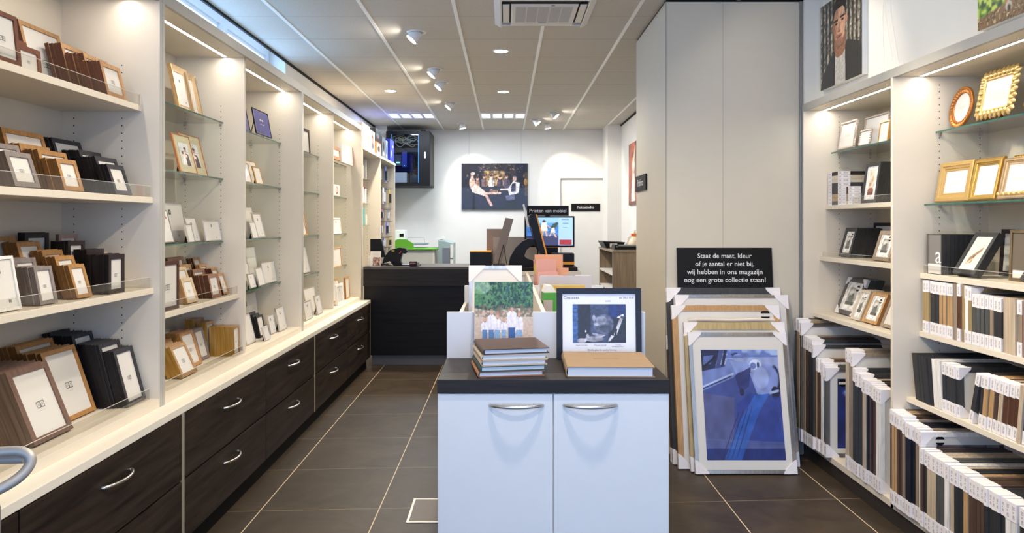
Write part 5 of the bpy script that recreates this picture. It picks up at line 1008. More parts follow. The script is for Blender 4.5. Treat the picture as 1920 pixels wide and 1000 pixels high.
for x in (-.04, .045): ob('leg', MB().tube([(.012, -.07, .19), (x, -.08, 0)], .004, 6).mesh('leg', M_('dark_wire', srgb(60, 52, 48), .5)), t)
ob('ledge', MB().box(-.075, .03, -.085, .12, .018, .028).mesh('ledge', MATS['dark_wire']), t)

# ================================================================== counter and things on it
t = thing('sales_counter', 'dark oak sales counter across the back of the shop', 'counter', (-.36, 7.45, 0))
ob('front_panel', MB().box(-1.085, 1.05, -.19, -.165, .112, .825).mesh('front_panel', DARKX), t); ob('front_band', MB().box(-1.085, 1.06, -.235, -.19, .822, .992).mesh('front_band', wood('dark_oak_band', (.008, .0062, .0056), (.021, .016, .014), 'x', 55, .04, .4), .001), t)
ob('top', MB().box(-1.085, 1.06, -.237, .34, .993, 1.018).mesh('top', wood('grey_oak_top', (.055, .050, .048), (.105, .098, .094), 'x', 60, .05, .35), .001), t)
ob('plinth', MB().box(-1.02, 1.04, -.115, -.10, 0, .112).mesh('plinth', M_('steel_plinth', srgb(120, 116, 116), .4, metal=.3)), t); ob('body', MB().box(-1.02, 1.04, -.099, .30, 0, .99).mesh('body', BLACK), t)
CT = 1.019
t = thing('desk_monitor', 'black desk monitor turned away at the left end of the counter', 'monitor', (-1.365, 7.50, CT), (0, 0, 0))
ob('screen_back', MB().prism([(-.06, .075), (.10, .085), (.055, .275), (-.06, .275)], -.02, .02, 'y').mesh('screen_back', SATIN, .003), t); ob('stand', MB().box(-.03, .03, .02, .05, 0, .15).mesh('stand', SATIN), t); ob('foot', MB().box(-.06, .08, -.04, .12, 0, .012).mesh('foot', SATIN), t)
t = thing('card_holder', 'white leaflet holder with photo card on the counter', 'leaflet holder', (-1.335, 7.285, CT), (-R(8), 0, 0))
ob('holder', MB().box(-.055, .055, 0, .012, 0, .155).mesh('holder', M_('white_plastic', srgb(236, 232, 224), .3)), t)
pc = Pic(30, 36, (150, 120, 110)); pc.rect(0, 1, .62, 1, (226, 222, 214)).noise(10, .9, 3, (pc.v < .62)*1.); picture_on(t, .08, .14, pc, .012, .006, -.0008, 'card', PRINT)
t = thing('card_pack', 'cream card pack leaning behind the leaflet holder', 'card pack', (-1.375, 7.36, CT), (-R(12), 0, R(8))); ob('pack', MB().box(-.05, .045, 0, .02, 0, .10).mesh('pack', M_('cream_card', srgb(222, 214, 200), .5), .002), t)
t = thing('payment_terminal', 'black payment terminal on an angled stand on the counter', 'payment terminal', (-1.10, 7.40, CT))
ob('body', MB().prism([(-.16, .09), (-.10, .165), (.0, .19), (.055, .185), (.085, .15), (.06, .125), (.03, .13), (.01, .06), (.03, .0), (-.06, 0), (-.10, .05), (-.18, .02)], -.04, .05, 'y').mesh('body', SATIN, .004), t)
ob('display', MB().box(-.08, -.052, -.0415, -.040, .150, .162).mesh('display', M_('yellow_glow', srgb(220, 220, 120), .4)), t); ob('red_mark', MB().prism([(-.005, .125), (.005, .14), (.02, .155), (.012, .135)], -.0415, -.040, 'y').mesh('red_mark', M_('orange_mark', srgb(220, 80, 40), .4)), t)
ob('cable', MB().tube([(-.14, -.03, .03), (-.10, -.05, .02), (-.05, -.045, .035), (-.12, -.045, .015), (-.18, -.03, .012), (-.08, -.05, .006)], .004, 6).mesh('cable', SATIN), t)
t = thing('scanner_mat', 'flat black pad with papers lying right of the terminal', 'pad', (-.99, 7.42, CT)); ob('pad', MB().box(-.09, .10, -.06, .06, 0, .010).mesh('pad', SATIN, .002), t); ob('paper', MB().box(-.085, .0, -.058, .03, .0105, .013).mesh('paper', M_('lilac_paper', srgb(196, 196, 236), .5)), t)
t = thing('card_box', 'small open black card box on the counter', 'box', (-.935, 7.24, CT)); ob('tray', MB().box(-.045, .03, 0, .06, 0, .052).mesh('tray', SATIN, .003), t); ob('window', MB().box(.0305, .05, .005, .055, .004, .045).mesh('window', M_('grey_plastic', srgb(120, 120, 112), .3), .003), t); ob('cards', MB().box(-.038, .02, -.0012, 0, .028, .040).mesh('cards', M_('red_cards', srgb(150, 80, 66), .5)), t)

t = thing('white_album', 'white album with red edge, top glass shelf, fifth left bay', 'album', (-1.535, 6.91, 2.0365), (-R(3), 0, R(90)))
ob('cover', MB().box(-.24, .24, 0, .03, 0, .185).mesh('cover', PAPER, .002), t); ob('red_edge', MB().box(.2405, .25, 0, .03, 0, .185).mesh('red_edge', M_('coral_red', srgb(206, 96, 80), .5)), t)
t = thing('photo_block', 'small photo block with pink portrait, second glass shelf, fifth left bay', 'photo block', (-1.56, 6.55, 1.7155), (0, 0, R(90)))
ob('block', MB().box(-.13, .13, 0.0006, .03, 0, .10).mesh('block', PAPER), t); pc = Pic(26, 20, (226, 206, 204)); pc.ell(.6, .5, .18, .4, (120, 70, 60)).ell(.58, .55, .13, .28, (220, 176, 164)); picture_on(t, .25, .095, pc, 0, .002, 0)
for k, z in enumerate((1.7155, 1.776)):
    t = thing('clear_pack', ('lower', 'upper')[k]+' clear pack of white letter blocks, second glass shelf, second left bay', 'pack', (-1.70, 3.47, z), (0, 0, R(90)))
    ob('tray', MB().box(-.075, .075, 0, .06, 0, .058).mesh('tray', M_('letter_tray', srgb(214, 206, 194), .3, coat=.6, var=.12, vscale=60), .002), t); ob('tag', MB().box(.045, .068, -.0012, -.0002, .012, .045).mesh('tag', PAPER), t)

# ================================================================== shelving behind the counter
t = thing('back_shelving', 'lower cream shelving behind the counter holding accessories', 'shelving', (-1.66, 8.33, 0)); L = Vector(t.location)
def P(nm, x0, x1, y0, y1, z0, z1, mat): return ob(nm, MB().box(x0-L.x, x1-L.x, y0-L.y, y1-L.y, z0, z1).mesh(nm, mat), t)
P('side_panel', -1.875, -1.46, 7.255, 7.275, 0, 2.22, PANEL); P('divider', -1.875, -1.465, 8.325, 8.347, 0, 2.22, PANEL); P('side_panel', -1.875, -1.46, 9.375, 9.395, 0, 2.22, PANEL)
P('back_panel', -1.893, -1.876, 7.255, 9.395, 0, 2.25, MEL); P('top_panel', -1.875, -1.455, 7.255, 9.395, 2.22, 2.25, MEL)
for z in (1.965, 1.692, 1.44): P('glass_shelf', -1.874, -1.585, 7.277, 8.323, z-.008, z, GLASS)
RAILZ = (2.20, 1.925, 1.66, 1.50, 1.30, 1.17)
for z in RAILZ:
    b = MB()
    for k in range(9): b.tube([(-1.87-L.x, 8.42+k*.11-L.y, z-.02), (-1.50-L.x, 8.42+k*.11-L.y, z-.02), (-1.478-L.x, 8.42+k*.11-L.y, z-.005)], .003, 5)
    ob('wire_hook_row', b.mesh('wire_hook_row', ALU), t)
def carton(label, x0, x1, y0, y1, z, h, c, pc=None, cat='box', group=None, name='carton'):
    t = thing(name, label, cat, ((x0+x1)/2, (y0+y1)/2, z+.0005), (0, 0, 0), group); w, l = x1-x0, y1-y0
    ob('body', MB().box(-w/2, w/2, -l/2, l/2, 0, h).mesh('body', c, .001), t)
    if pc is not None:
        o = picture_on(t, l*.86, h*.86, pc, w/2+.0006, 0, 0, 'printed_face', PRINT); o.rotation_euler = (0, 0, R(90)); o.location = (w/2+.0006, 0, h*.07)
        o2 = picture_on(t, w*.86, h*.86, pc, 0, h*.07, -l/2-.0006, 'printed_face', PRINT)
    return t
def face(base, blobs, seed=0):
    p = Pic(24, 30, base)
    for (u, v, a, c_, col) in blobs: p.ell(u, v, a, c_, col)
    return p.noise(7, .15, seed)
C = lambda n, *c: M_(n, srgb(*c), .45)
carton('white camera gift box at the near end on top of back shelving', -1.80, -1.50, 7.45, 7.86, 2.25, .27, C('box_white', 226, 222, 216), face((226, 222, 216), [(.3, .6, .2, .25, (150, 140, 136)), (.7, .5, .12, .3, (120, 150, 150)), (.3, .2, .15, .1, (200, 170, 130))], 1))
carton('white box with portrait photo, second on top of back shelving', -1.78, -1.50, 7.90, 8.16, 2.25, .25, C('box_white', 226, 222, 216), face((232, 228, 226), [(.5, .6, .3, .25, (186, 150, 144)), (.5, .3, .3, .15, (110, 100, 110)), (.3, .8, .2, .1, (70, 64, 70))], 2))
carton('orange box under the black one on top of back shelving', -1.76, -1.49, 8.20, 8.50, 2.25, .16, C('box_orange', 214, 104, 30), face((224, 214, 208), [(.5, .5, .3, .25, (90, 80, 84))], 3))
carton('black camera box sitting on the orange box', -1.76, -1.50, 8.20, 8.55, 2.411, .15, C('box_black', 22, 22, 24), face((40, 44, 50), [(.4, .5, .3, .2, (120, 150, 170)), (.5, .4, .1, .15, (220, 110, 60))], 4))
b = MB().lathe([(0, 0), (.028, 0), (.028, .05), (.018, .066), (0, .07)], 16); tag(ob('orange_pot', b.mesh('orange_pot', C('pot_orange', 222, 96, 40)), None, (-1.66, 8.28, 2.5615)), 'small orange pot on top of the black camera box', 'pot')
carton('tall grey flash box between black and blue boxes on top', -1.74, -1.50, 8.62, 8.86, 2.25, .27, C('box_grey', 110, 112, 120), face((140, 142, 150), [(.5, .6, .25, .25, (40, 40, 46)), (.5, .2, .3, .1, (226, 226, 226))], 5))
carton('silver accessory box beside the blue box on top', -1.74, -1.50, 8.89, 9.04, 2.25, .25, C('box_silver', 168, 176, 186), face((150, 170, 190), [(.5, .5, .25, .3, (60, 76, 110)), (.4, .2, .2, .1, (230, 230, 230))], 6))
carton('bright blue printer box at the far end on top', -1.74, -1.475, 9.07, 9.39, 2.25, .29, C('box_blue', 58, 66, 196), face((62, 70, 200), [(.4, .35, .2, .2, (170, 176, 190)), (.7, .75, .18, .05, (230, 230, 240))], 7))
for k, (y, z, h, w, c, lab) in enumerate(((7.70, 1.965, .20, .06, (208, 204, 196), 'white spray bottle box, upper glass shelf behind counter'), (7.84, 1.965, .17, .07, (60, 60, 64), 'black lens box, upper glass shelf behind counter'), (8.00, 1.965, .15, .08, (196, 190, 182), 'beige carton, upper glass shelf behind counter'), (8.16, 1.965, .22, .05, (236, 234, 230), 'tall white carton, upper glass shelf behind counter'),
        (7.68, 1.692, .19, .08, (240, 238, 236), 'first white carton with red top, middle glass shelf behind counter'), (7.83, 1.692, .20, .08, (240, 238, 236), 'second white carton with red top, middle glass shelf behind counter'), (7.98, 1.692, .175, .08, (240, 238, 236), 'third white carton with red top, middle glass shelf behind counter'), (8.14, 1.692, .165, .08, (240, 238, 236), 'last white carton with red top, middle glass shelf behind counter'),
        (7.80, 1.44, .16, .12, (214, 226, 220), 'pale green carton, lower glass shelf behind counter'), (8.02, 1.44, .19, .10, (58, 160, 164), 'teal carton, lower glass shelf behind counter'), (8.18, 1.44, .12, .08, (226, 226, 206), 'cream carton, lower glass shelf behind counter'))):
    t = carton(lab, -1.74, -1.60, y-w/2, y+w/2, z, h, C('carton_%d_%d_%d' % c, *c), None, 'carton', 'cartons on the glass shelves behind the counter', 'small_carton')
    if 'red top' in lab: ob('red_cap', MB().box(-.0705, .0705, -w/2-.0005, w/2+.0005, h, h+.012).mesh('red_cap', C('cap_red', 206, 70, 50)), t)
CC = [((56, 92, 190), 'blue'), ((226, 226, 230), 'white'), ((28, 30, 40), 'black'), ((70, 110, 200), 'bright blue'), ((206, 206, 212), 'pale grey'), ((176, 40, 44), 'red'), ((48, 58, 120), 'navy'), ((196, 170, 70), 'yellow'), ((90, 90, 100), 'grey')]
rr = random.Random(21); rown = ('top', 'second', 'third', 'fourth', 'fifth', 'sixth')
for r_, z in enumerate(RAILZ):
    n = (6, 6, 6, 5, 6, 5)[r_]; h = (.20, .20, .13, .16, .11, .10)[r_]
    for k in range(n):
        col, cn = CC[(r_*5+k*4+(r_ == 4)*2) % 9] if r_ not in (4, 5) else (CC[(0, 3, 6, 1, 0, 7)[k]] if r_ == 4 else CC[(6, 8, 5, 0, 2)[k]])
        y = 8.44+k*(.92/n)+.04; x = -1.512-.045*((k*7+r_) % 3)/2
        t = thing('blister_pack', f"{cn} accessory pack, {ordn(k+1)} from the near end, {rown[r_]} hook row behind counter", 'accessory pack', (x, y, z-.022), (0, 0, 0), 'accessory packs on the hook rows')
        ob('card', MB().box(-.002, .002, -.05, .05, -h, -.002).mesh('card', C('pack_%d' % (CC.index((col, cn))), *col)), t)
        ob('blister', MB().box(.0022, .024, -.034, .034, -h*.88, -h*.30).mesh('blister', (C('blister_dark', 34, 36, 44) if k % 2 else C('blister_light', 200, 204, 214)), .004), t)
# network cabinet on the back wall
t = thing('network_cabinet', 'black wall-mounted network cabinet with glass door and tangled cables', 'network cabinet', (-1.40, 10.48, 1.995))
ob('shell', MB().box(-.315, .313, -.26, .285, 0, .02).box(-.315, .313, -.26, .285, .768, .788).box(-.315, -.30, -.26, .285, .02, .768).box(.298, .313, -.255, .285, .02, .768).box(-.3, .298, .27, .285, .02, .768).mesh('shell', M_('charcoal_steel', srgb(20, 20, 24), .5, spec=.2), .002), t)
ob('side_cover', MB().box(.3135, .318, -.24, .27, .02, .765).mesh('side_cover', M_('grey_steel', srgb(72, 70, 68), .6)), t)
d = ob('door_frame', MB().box(-.315, -.235, -.282, -.262, 0, .788).box(.145, .313, -.282, -.262, 0, .788).box(-.235, .145, -.282, -.262, 0, .05).box(-.235, .145, -.282, -.262, .745, .788).mesh('door_frame', SATIN), t)
ob('glass', MB().box(-.235, .145, -.275, -.271, .05, .745).mesh('glass', thin_glass('smoked_glass', (.72, .76, .82), .06)), t)
for x in (-.239, .147): ob('blue_strip', MB().box(x, x+.008, -.2845, -.2822, .05, .745).mesh('blue_strip', M_('blue_plastic_strip', srgb(58, 140, 214), .3)), t)
ob('lock_handle', MB().box(.232, .256, -.292, -.2825, .40, .49).mesh('lock_handle', M_('white_handle', srgb(226, 226, 230), .35), .009), t)
v = MB()
for k in range(16):
    for x in (.19, .215, .262, .285)[1:3]: v.prism([(x-.012, .08+k*.042), (x+.012, .10+k*.042), (x+.012, .108+k*.042), (x-.012, .088+k*.042)], -.2835, -.2822, 'y')
ob('vent_slots', v.mesh('vent_slots', M_('slot_black', (.001, .001, .001), .9)), t)
wt_ = M_('white_cable', srgb(206, 204, 190), .5); rr = random.Random(4)
for k in range(9):
    a = [rr.uniform(0, 6.28) for _ in range(3)]; cx_, cz_ = rr.uniform(-.16, .08), rr.uniform(.63, .70); rx, rz = rr.uniform(.05, .11), rr.uniform(.03, .06)
    pts = [(cx_+rx*math.cos(q*.5+a[0]), -.22+.04*math.sin(q*.7+a[1]), cz_+rz*math.sin(q*.5+a[0])+.012*math.sin(q*1.3+a[2])) for q in range(16)]
    ob('cable', MB().tube(pts, .0035, 6).mesh('cable', wt_ if k != 6 else C('yellow_cable', 214, 196, 70)), t)
ob('patch_panel', MB().box(-.23, .14, -.16, .1, .50, .56).mesh('patch_panel', M_('panel_dark', srgb(44, 46, 52), .4)), t)
ob('blue_unit', MB().box(-.10, -.03, -.20, .1, .28, .50).mesh('blue_unit', C('unit_blue', 34, 52, 150)), t)
ob('router', MB().box(-.22, -.11, -.19, .1, .30, .46).mesh('router', M_('router_grey', srgb(72, 70, 66), .5)), t)
ob('status_display', MB().box(-.185, -.13, -.1915, -.1903, .335, .355).mesh('status_display', emit('teal_led', (.1, .9, .7), 1.2)), t)
ob('green_led', MB().box(-.07, -.06, -.2025, -.2002, .295, .302).mesh('green_led', emit('green_led_light', (.2, 1, .2), 3.)), t)
ob('tray', MB().box(-.29, .29, -.2, .2, .225, .24).mesh('tray', SATIN), t)
ob('white_unit', MB().box(-.23, -.03, -.21, .1, .055, .2).mesh('white_unit', M_('unit_white', srgb(206, 206, 204), .5, bump=.6, bscale=60)), t)
ob('adapter', MB().box(.02, .13, -.19, .05, .06, .16).mesh('adapter', M_('adapter_dark', srgb(60, 62, 70), .5)), t)
ob('cable_gland', MB().box(.165, .235, -.15, .1, .7885, .822).mesh('cable_gland', SATIN, .004), t)
# minilab behind the counter
t = thing('minilab_printer', 'white photo lab printer with green tray behind the counter', 'photo printer', (-1.22, 9.9, 0))
ob('body', MB().box(-.33, .23, -.28, .32, 0, 1.10).mesh('body', M_('printer_white', srgb(206, 212, 214), .4), .006), t); ob('side_stripe', MB().box(.2305, .26, -.28, .3, 0, 1.10).mesh('side_stripe', WHITE), t)
GRN = M_('printer_green', srgb(96, 172, 40), .45)
ob('green_tray', MB().box(-.33, .30, -.33, .28, 1.102, 1.118).mesh('green_tray', GRN, .003), t)
ob('green_guard', MB().prism([(-.325, 1.119), (-.02, 1.119), (-.02, 1.185), (-.12, 1.245), (-.24, 1.245), (-.325, 1.19)], -.32, -.30, 'y').mesh('green_guard', GRN), t)
ob('head', MB().box(-.33, -.19, .05, .30, 1.119, 1.37).mesh('head', WHITE, .006), t); ob('display', MB().box(-.265, -.205, .046, .0495, 1.27, 1.315).mesh('display', SATIN), t)
ob('output_shelf', MB().box(-.16, .12, -.05, .28, 1.16, 1.18).mesh('output_shelf', M_('printer_blue_grey', srgb(126, 136, 160), .4)), t)
b = MB().tube([(-.16, -.06, 1.19), (-.13, -.06, 1.265), (.09, -.06, 1.265), (.10, -.06, 1.19)], .004, 6); ob('wire_guard', b.mesh('wire_guard', ALU), t)
t = thing('ink_printer', 'grey green roll printer right of the photo lab printer', 'photo printer', (-.885, 9.85, 0))
ob('body', MB().prism([(-.03, 0), (.17, 0), (.17, 1.19), (.13, 1.20), (-.03, 1.235)], -.2, .3, 'y').mesh('body', M_('printer_grey_green', srgb(146, 168, 172), .4), .004), t)
ob('front_cover', MB().box(.03, .128, -.215, -.2005, .6, 1.13).mesh('front_cover', M_('printer_slate', srgb(112, 122, 136), .4), .003), t)
for z0, z1 in ((.62, .97), (.99, 1.17)): ob('drawer', MB().box(.135, .175, -.215, -.2005, z0, z1).mesh('drawer', WHITE, .003), t)
ob('top_hood', MB().prism([(-.10, 1.25), (.02, 1.275), (.03, 1.262), (-.08, 1.235)], -.1, .2, 'y').mesh('top_hood', WHITE), t)
# pictures on the back wall and far right wall
band = Pic(240, 166, (16, 20, 40)); band.rect(.30, .82, .48, 1, (44, 38, 44)).rect(.34, .66, .52, .84, (150, 120, 84)).noise(30, .5, 2, ((band.v > .45)&(band.u > .1)&(band.u < .9))*1.)
q_ = random.Random(6)
for k in range(90): band.ell(q_.uniform(.26, .92), q_.uniform(.80, .99), q_.uniform(.004, .014), q_.uniform(.006, .02), ((96, 84, 74), (64, 70, 96), (44, 52, 104), (150, 128, 100), (22, 22, 34))[k % 5], .8)
for k in range(60): band.ell(q_.uniform(.08, .95), q_.uniform(.40, .78), q_.uniform(.005, .02), q_.uniform(.01, .04), ((46, 40, 48), (90, 70, 62), (26, 28, 44), (120, 96, 76))[k % 4], .7)
for k in range(26): band.ell(.35+.012*k, .76-.1*(k % 2), .004, .03, ((60, 44, 40), (170, 140, 110), (40, 34, 40))[k % 3])
for r0 in (.66, .84): band.rect(.30, .84, r0, r0+.012, (28, 24, 30))
for u, v_, c, sc in ((.16, .64, (206, 176, 160), 1), (.24, .58, (160, 120, 110), .8), (.34, .62, (120, 96, 100), .9), (.45, .62, (214, 206, 206), 1), (.58, .60, (70, 60, 80), 1), (.68, .62, (84, 76, 96), 1.1)):
    band.ell(u, v_-.06, .045*sc, .13, c).ell(u+.02, v_-.02, .015, .09, tuple(x*.6 for x in c), .6).ell(u, v_+.09, .022, .035, (206, 160, 140)).ell(u, v_+.115, .025, .022, (70, 52, 50))
band.ell(.17, .78, .035, .03, (214, 196, 186)); band.poly([(.2, .44), (.62, .44), (.66, .49), (.2, .5)], (34, 30, 40)).rect(.42, .55, .34, .43, (126, 98, 76))
band.poly([(.16, .38), (.34, .30), (.38, .36), (.22, .56), (.14, .5)], (224, 196, 182)).line((.30, .35), (.58, .36), .022, (220, 176, 160)).line((.36, .34), (.45, .10), .022, (210, 164, 148)).ell(.17, .58, .03, .045, (214, 168, 148)).line((.2, .5), (.3, .38), .02, (224, 190, 176))
band.poly([(.72, .30), (.86, .36), (.88, .58), (.78, .62), (.70, .45)], (222, 220, 226)).poly([(.74, .38), (.82, .4), (.82, .58), (.76, .56)], (52, 52, 76)).ell(.80, .66, .028, .045, (214, 170, 150)).ell(.80, .70, .03, .02, (170, 160, 160)).line((.72, .44), (.60, .44), .018, (220, 206, 206))
band.poly([(.66, .30), (.80, .34), (.80, .22), (.68, .2)], (90, 92, 120)).line((.72, .24), (.78, .08), .02, (80, 84, 112)).rect(.65, .84, 0, .2, (16, 16, 22)).rect(0, 1, 0, .06, (12, 14, 24)).rect(.95, 1, .3, .8, (70, 56, 44)).ell(.97, .6, .03, .07, (150, 110, 60)); band.noise(50, .25, 12)
t = thing('wall_picture', 'large dark group photograph of a bar party hanging on the back wall', 'picture', (-.165, 10.735, 1.665))
picture_on(t, 1.0, .70, band, 0, 0, 0, 'print', PRINTG); ob('panel', MB().box(-.5, .5, .001, .018, 0, .70).mesh('panel', WHITE), t)
for x in (-.39, .40): ob('hanging_wire', MB().tube([(x, .012, .69), (x, .03, CZ-1.70)], .0012, 5).mesh('hanging_wire', ALU), t)
dan = Pic(40, 60, (176, 92, 56)); dan.rect(0, .35, 0, 1, (150, 70, 44)).rect(.7, 1, .4, 1, (88, 62, 52)).poly([(.3, .05), (.75, .05), (.68, .5), (.42, .52)], (232, 216, 204)).ell(.55, .62, .16, .12, (226, 196, 180)).ell(.52, .75, .09, .06, (200, 146, 122)).ell(.52, .80, .12, .05, (90, 50, 36)).line((.6, .7), (.75, .9), .05, (214, 166, 144)).rect(0, 1, 0, .06, (110, 56, 40)); dan.noise(9, .2, 2)
t = thing('wall_picture', 'orange toned dance photograph on the far right wall', 'picture', (1.652, 9.23, 1.70), (0, 0, R(-90))); picture_on(t, .62, .81, dan, 0, 0, 0, 'print', PRINT); ob('panel', MB().box(-.31, .31, .001, .017, 0, .81).mesh('panel', WHITE), t)
por = Pic(190, 190, (112, 106, 94)); st = .5+.5*np.sin(por.u*2*math.pi*11); por.a *= (.45+.85*st)[..., None]; por.noise(40, .5, 3); por.a = np.clip(por.a, 0, 1)
por.poly([(.0, 0), (1, 0), (1, .30), (.95, .37), (.66, .46), (.60, .30), (.40, .30), (.36, .40), (.10, .20), (.03, .10)], (50, 48, 44)).poly([(.37, 0), (.63, 0), (.62, .36), (.57, .33), (.44, .31), (.38, .36)], (182, 178, 170)).poly([(.37, .34), (.43, .30), (.56, .31), (.63, .38), (.63, .56), (.36, .56)], (140, 98, 74)).poly([(.38, .50), (.62, .50), (.60, .42), (.44, .40)], (110, 76, 58), .7)
por.ell(.325, .67, .02, .05, (150, 104, 80)).ell(.655, .70, .022, .055, (180, 132, 104)).ell(.48, .86, .165, .115, (42, 35, 30)).ell(.48, .68, .15, .235, (180, 132, 102)).ell(.53, .69, .10, .20, (202, 156, 126)).ell(.54, .83, .09, .05, (212, 168, 138))
por.poly([(.325, .70), (.335, .86), (.40, .91), (.58, .92), (.63, .86), (.635, .72), (.605, .83), (.56, .86), (.40, .85), (.36, .80)], (46, 38, 32)).ell(.48, .475, .105, .05, (138, 100, 78), .8).ell(.47, .545, .085, .02, (134, 94, 74), .7)
por.line((.36, .725), (.44, .725), .012, (52, 40, 32)).line((.52, .745), (.605, .75), .012, (52, 40, 32)).ell(.405, .69, .034, .014, (96, 68, 54)).ell(.565, .71, .034, .014, (96, 68, 54)).ell(.405, .69, .014, .013, (34, 28, 26)).ell(.565, .71, .014, .013, (34, 28, 26)).poly([(.465, .70), (.49, .70), (.505, .60), (.45, .595)], (158, 112, 86), .8).ell(.48, .592, .034, .012, (130, 88, 68)).line((.43, .528), (.535, .535), .011, (146, 88, 76)).line((.43, .533), (.535, .54), .004, (84, 50, 44)).ell(.485, .51, .04, .010, (174, 116, 98), .8)
por.poly([(.325, .78), (.325, .50), (.38, .46), (.40, .60)], (120, 86, 66), .45).line((.37, .36), (.35, 0), .012, (30, 29, 27)).line((.64, .40), (.66, 0), .012, (30, 29, 27)).noise(50, .10, 5)
t = thing('wall_portrait', 'portrait photograph of a man in a dark jacket above right shelving', 'picture', (1.965, 4.178, 2.285), (0, 0, R(-90))); picture_on(t, .515, .52, por, 0, 0, 0, 'print', PRINT); ob('panel', MB().box(-.2575, .2575, .001, .033, 0, .52).mesh('panel', WHITE), t)
out = Pic(140, 120, (140, 108, 70)); nn = vnoise(140, 120, 40, 2); n3 = vnoise(140, 120, 70, 3); out.put(np.clip((n3-.42)*5, 0, 1)*.85, (84, 58, 36)).put(np.clip((n3-.66)*6, 0, 1), (214, 186, 136)); mk = ((out.v > .085+.16*np.maximum(out.u-.02, 0))&(out.u < .26))*1.
out.put(mk, (120, 160, 50)).put(np.clip((nn-.45)*5, 0, 1)*mk, (206, 226, 96)).put(np.clip((.40-nn)*5, 0, 1)*mk, (44, 72, 24)); out.line((.265, 1), (.275, .12), .011, (186, 124, 86)).line((.30, 1), (.297, .12), .011, (216, 162, 124)).ell(.295, .095, .030, .035, (206, 190, 170)).ell(.30, .080, .016, .022, (62, 46, 40)).rect(.36, 1, .2, 1, (190, 170, 110), .4)
t = thing('wall_picture', 'outdoor photograph with green bushes and walking legs above right shelving', 'picture', (1.972, 2.66, 2.262), (0, 0, R(-90))); picture_on(t, .62, .56, out, 0, 0, 0, 'print', PRINT); ob('panel', MB().box(-.31, .31, .001, .027, 0, .56).mesh('panel', WHITE), t)
b = MB()
for k, (y0, y1) in enumerate(((3.74, 3.66), (3.70, 3.60), (3.72, 3.74))): b.tube([(1.992, y0, CZ-.02), (1.99, (y0+y1)/2+.02, 2.55), (1.992, y1, 2.30-.03*k)], .0013, 5)
tag(ob('hanging_wire', b.mesh('hanging_wire', WHITE)), 'loose thin hanging wires on the bulkhead between the two photos', 'wire')
def sign(label, txt, loc, rz, w, h, tw):
    t = thing('wall_sign', label, 'sign', loc, (0, 0, rz)); ob('board', MB().box(-w/2, w/2, -.012, 0, 0, h).mesh('board', SIGNB, .001), t)
    ob('lettering', MB().text(txt, fit(txt, tw), XZ(0, -.0128, h*.5)).mesh('lettering', SIGNW), t)
sign('black Fotostudio sign on the studio door', 'Fotostudio', (1.21, 10.7615, 1.645), 0, .435, .115, .245)
sign('black Pasfoto sign on the side of the tall panel', 'Pasfoto', (1.0125, 5.285, 1.702), R(-90), .40, .115, .21)
# low storage shelf on the far right
ASHV = wood('ash_veneer', srgb(128, 112, 94), srgb(150, 134, 114), 'z', 50, .06, .5)
t = thing('storage_shelf', 'ash veneer storage shelf with open compartments beyond the tall panel', 'shelf', (1.45, 8.8, 0))
for nm, q in (('side_panel', (-.212, .212, -.6, -.578, 0, 1.125)), ('side_panel', (-.212, .212, .578, .6, 0, 1.125)), ('top', (-.22, .212, -.605, .605, 1.1255, 1.15)), ('back_panel', (.195, .212, -.577, .577, .05, 1.125)), ('base', (-.21, .194, -.577, .577, 0, .05))): ob(nm, MB().box(*q).mesh(nm, ASHV, .0008), t)
ob('edge_strip', MB().box(-.216, -.2125, -.6, -.575, 0, 1.125).mesh('edge_strip', ALU), t)
for z in (.40, .65, .85): ob('shelf', MB().box(-.205, .194, -.577, .577, z, z+.022).mesh('shelf', CRL), t)
for k, (y, z, h, c, lab) in enumerate(((8.36, .8725, .12, (126, 140, 200), 'blue and white envelope stack, upper compartment of ash shelf'), (8.36, .6725, .10, (206, 206, 214), 'white envelope stack, middle compartment of ash shelf'), (8.36, .4225, .17, (206, 170, 50), 'yellow folder stack, lower compartment of ash shelf'))):
    carton(lab, 1.27, 1.45, y-.09, y+.09, z, h, C('folder_%d' % k, *c), None, 'stationery', None, 'envelope_stack'); carton(lab.replace('stack', 'pile topping').replace('compartment', 'level'), 1.28, 1.44, y-.08, y+.08, z+h+.0008, .012, C('folder_top', 226, 226, 232), None, 'stationery', None, 'envelope_pile')
t = thing('paper_trimmer', 'grey paper trimmer with black base on the ash shelf', 'trimmer', (1.47, 8.42, 1.1505)); ob('base', MB().box(-.20, .19, -.14, .14, 0, .03).mesh('base', SATIN, .003), t); ob('ruler', MB().tube([(-.15, -.1, .045), (.19, -.1, .045)], .016, 10).mesh('ruler', ALU), t); ob('clamp', MB().prism([(-.205, .0), (-.19, .0), (-.165, .06), (-.19, .06)], -.13, .13, 'y').mesh('clamp', SATIN), t)
t = thing('paper_tray', 'black paper tray with white pad at the near corner of the ash shelf', 'tray', (1.34, 9.05, 1.1505)); ob('tray', MB().prism([(-.09, 0), (.10, 0), (.14, .075), (-.135, .085)], -.25, .25, 'y').mesh('tray', SATIN), t); ob('pad', MB().box(-.05, .04, -.262, -.252, .01, .06).mesh('pad', PAPER), t)
t = thing('gift_basket', 'wrapped gift basket with orange ribbon on the ash shelf', 'gift', (1.585, 8.72, 1.1505))
ob('basket', MB().lathe([(0, 0), (.075, 0), (.085, .05), (.07, .10), (.04, .14), (0, .15)], 18).mesh('basket', M_('cream_wrap', srgb(222, 204, 176), .3, coat=.6, var=.3, vscale=30)), t); ob('ribbon', MB().box(-.045, .05, -.02, .02, .15, .185).mesh('ribbon', C('ribbon_orange', 224, 112, 40), .006), t); ob('cork', MB().lathe([(0, .186), (.012, .186), (.012, .225), (0, .23)], 12).mesh('cork', PAPER), t)
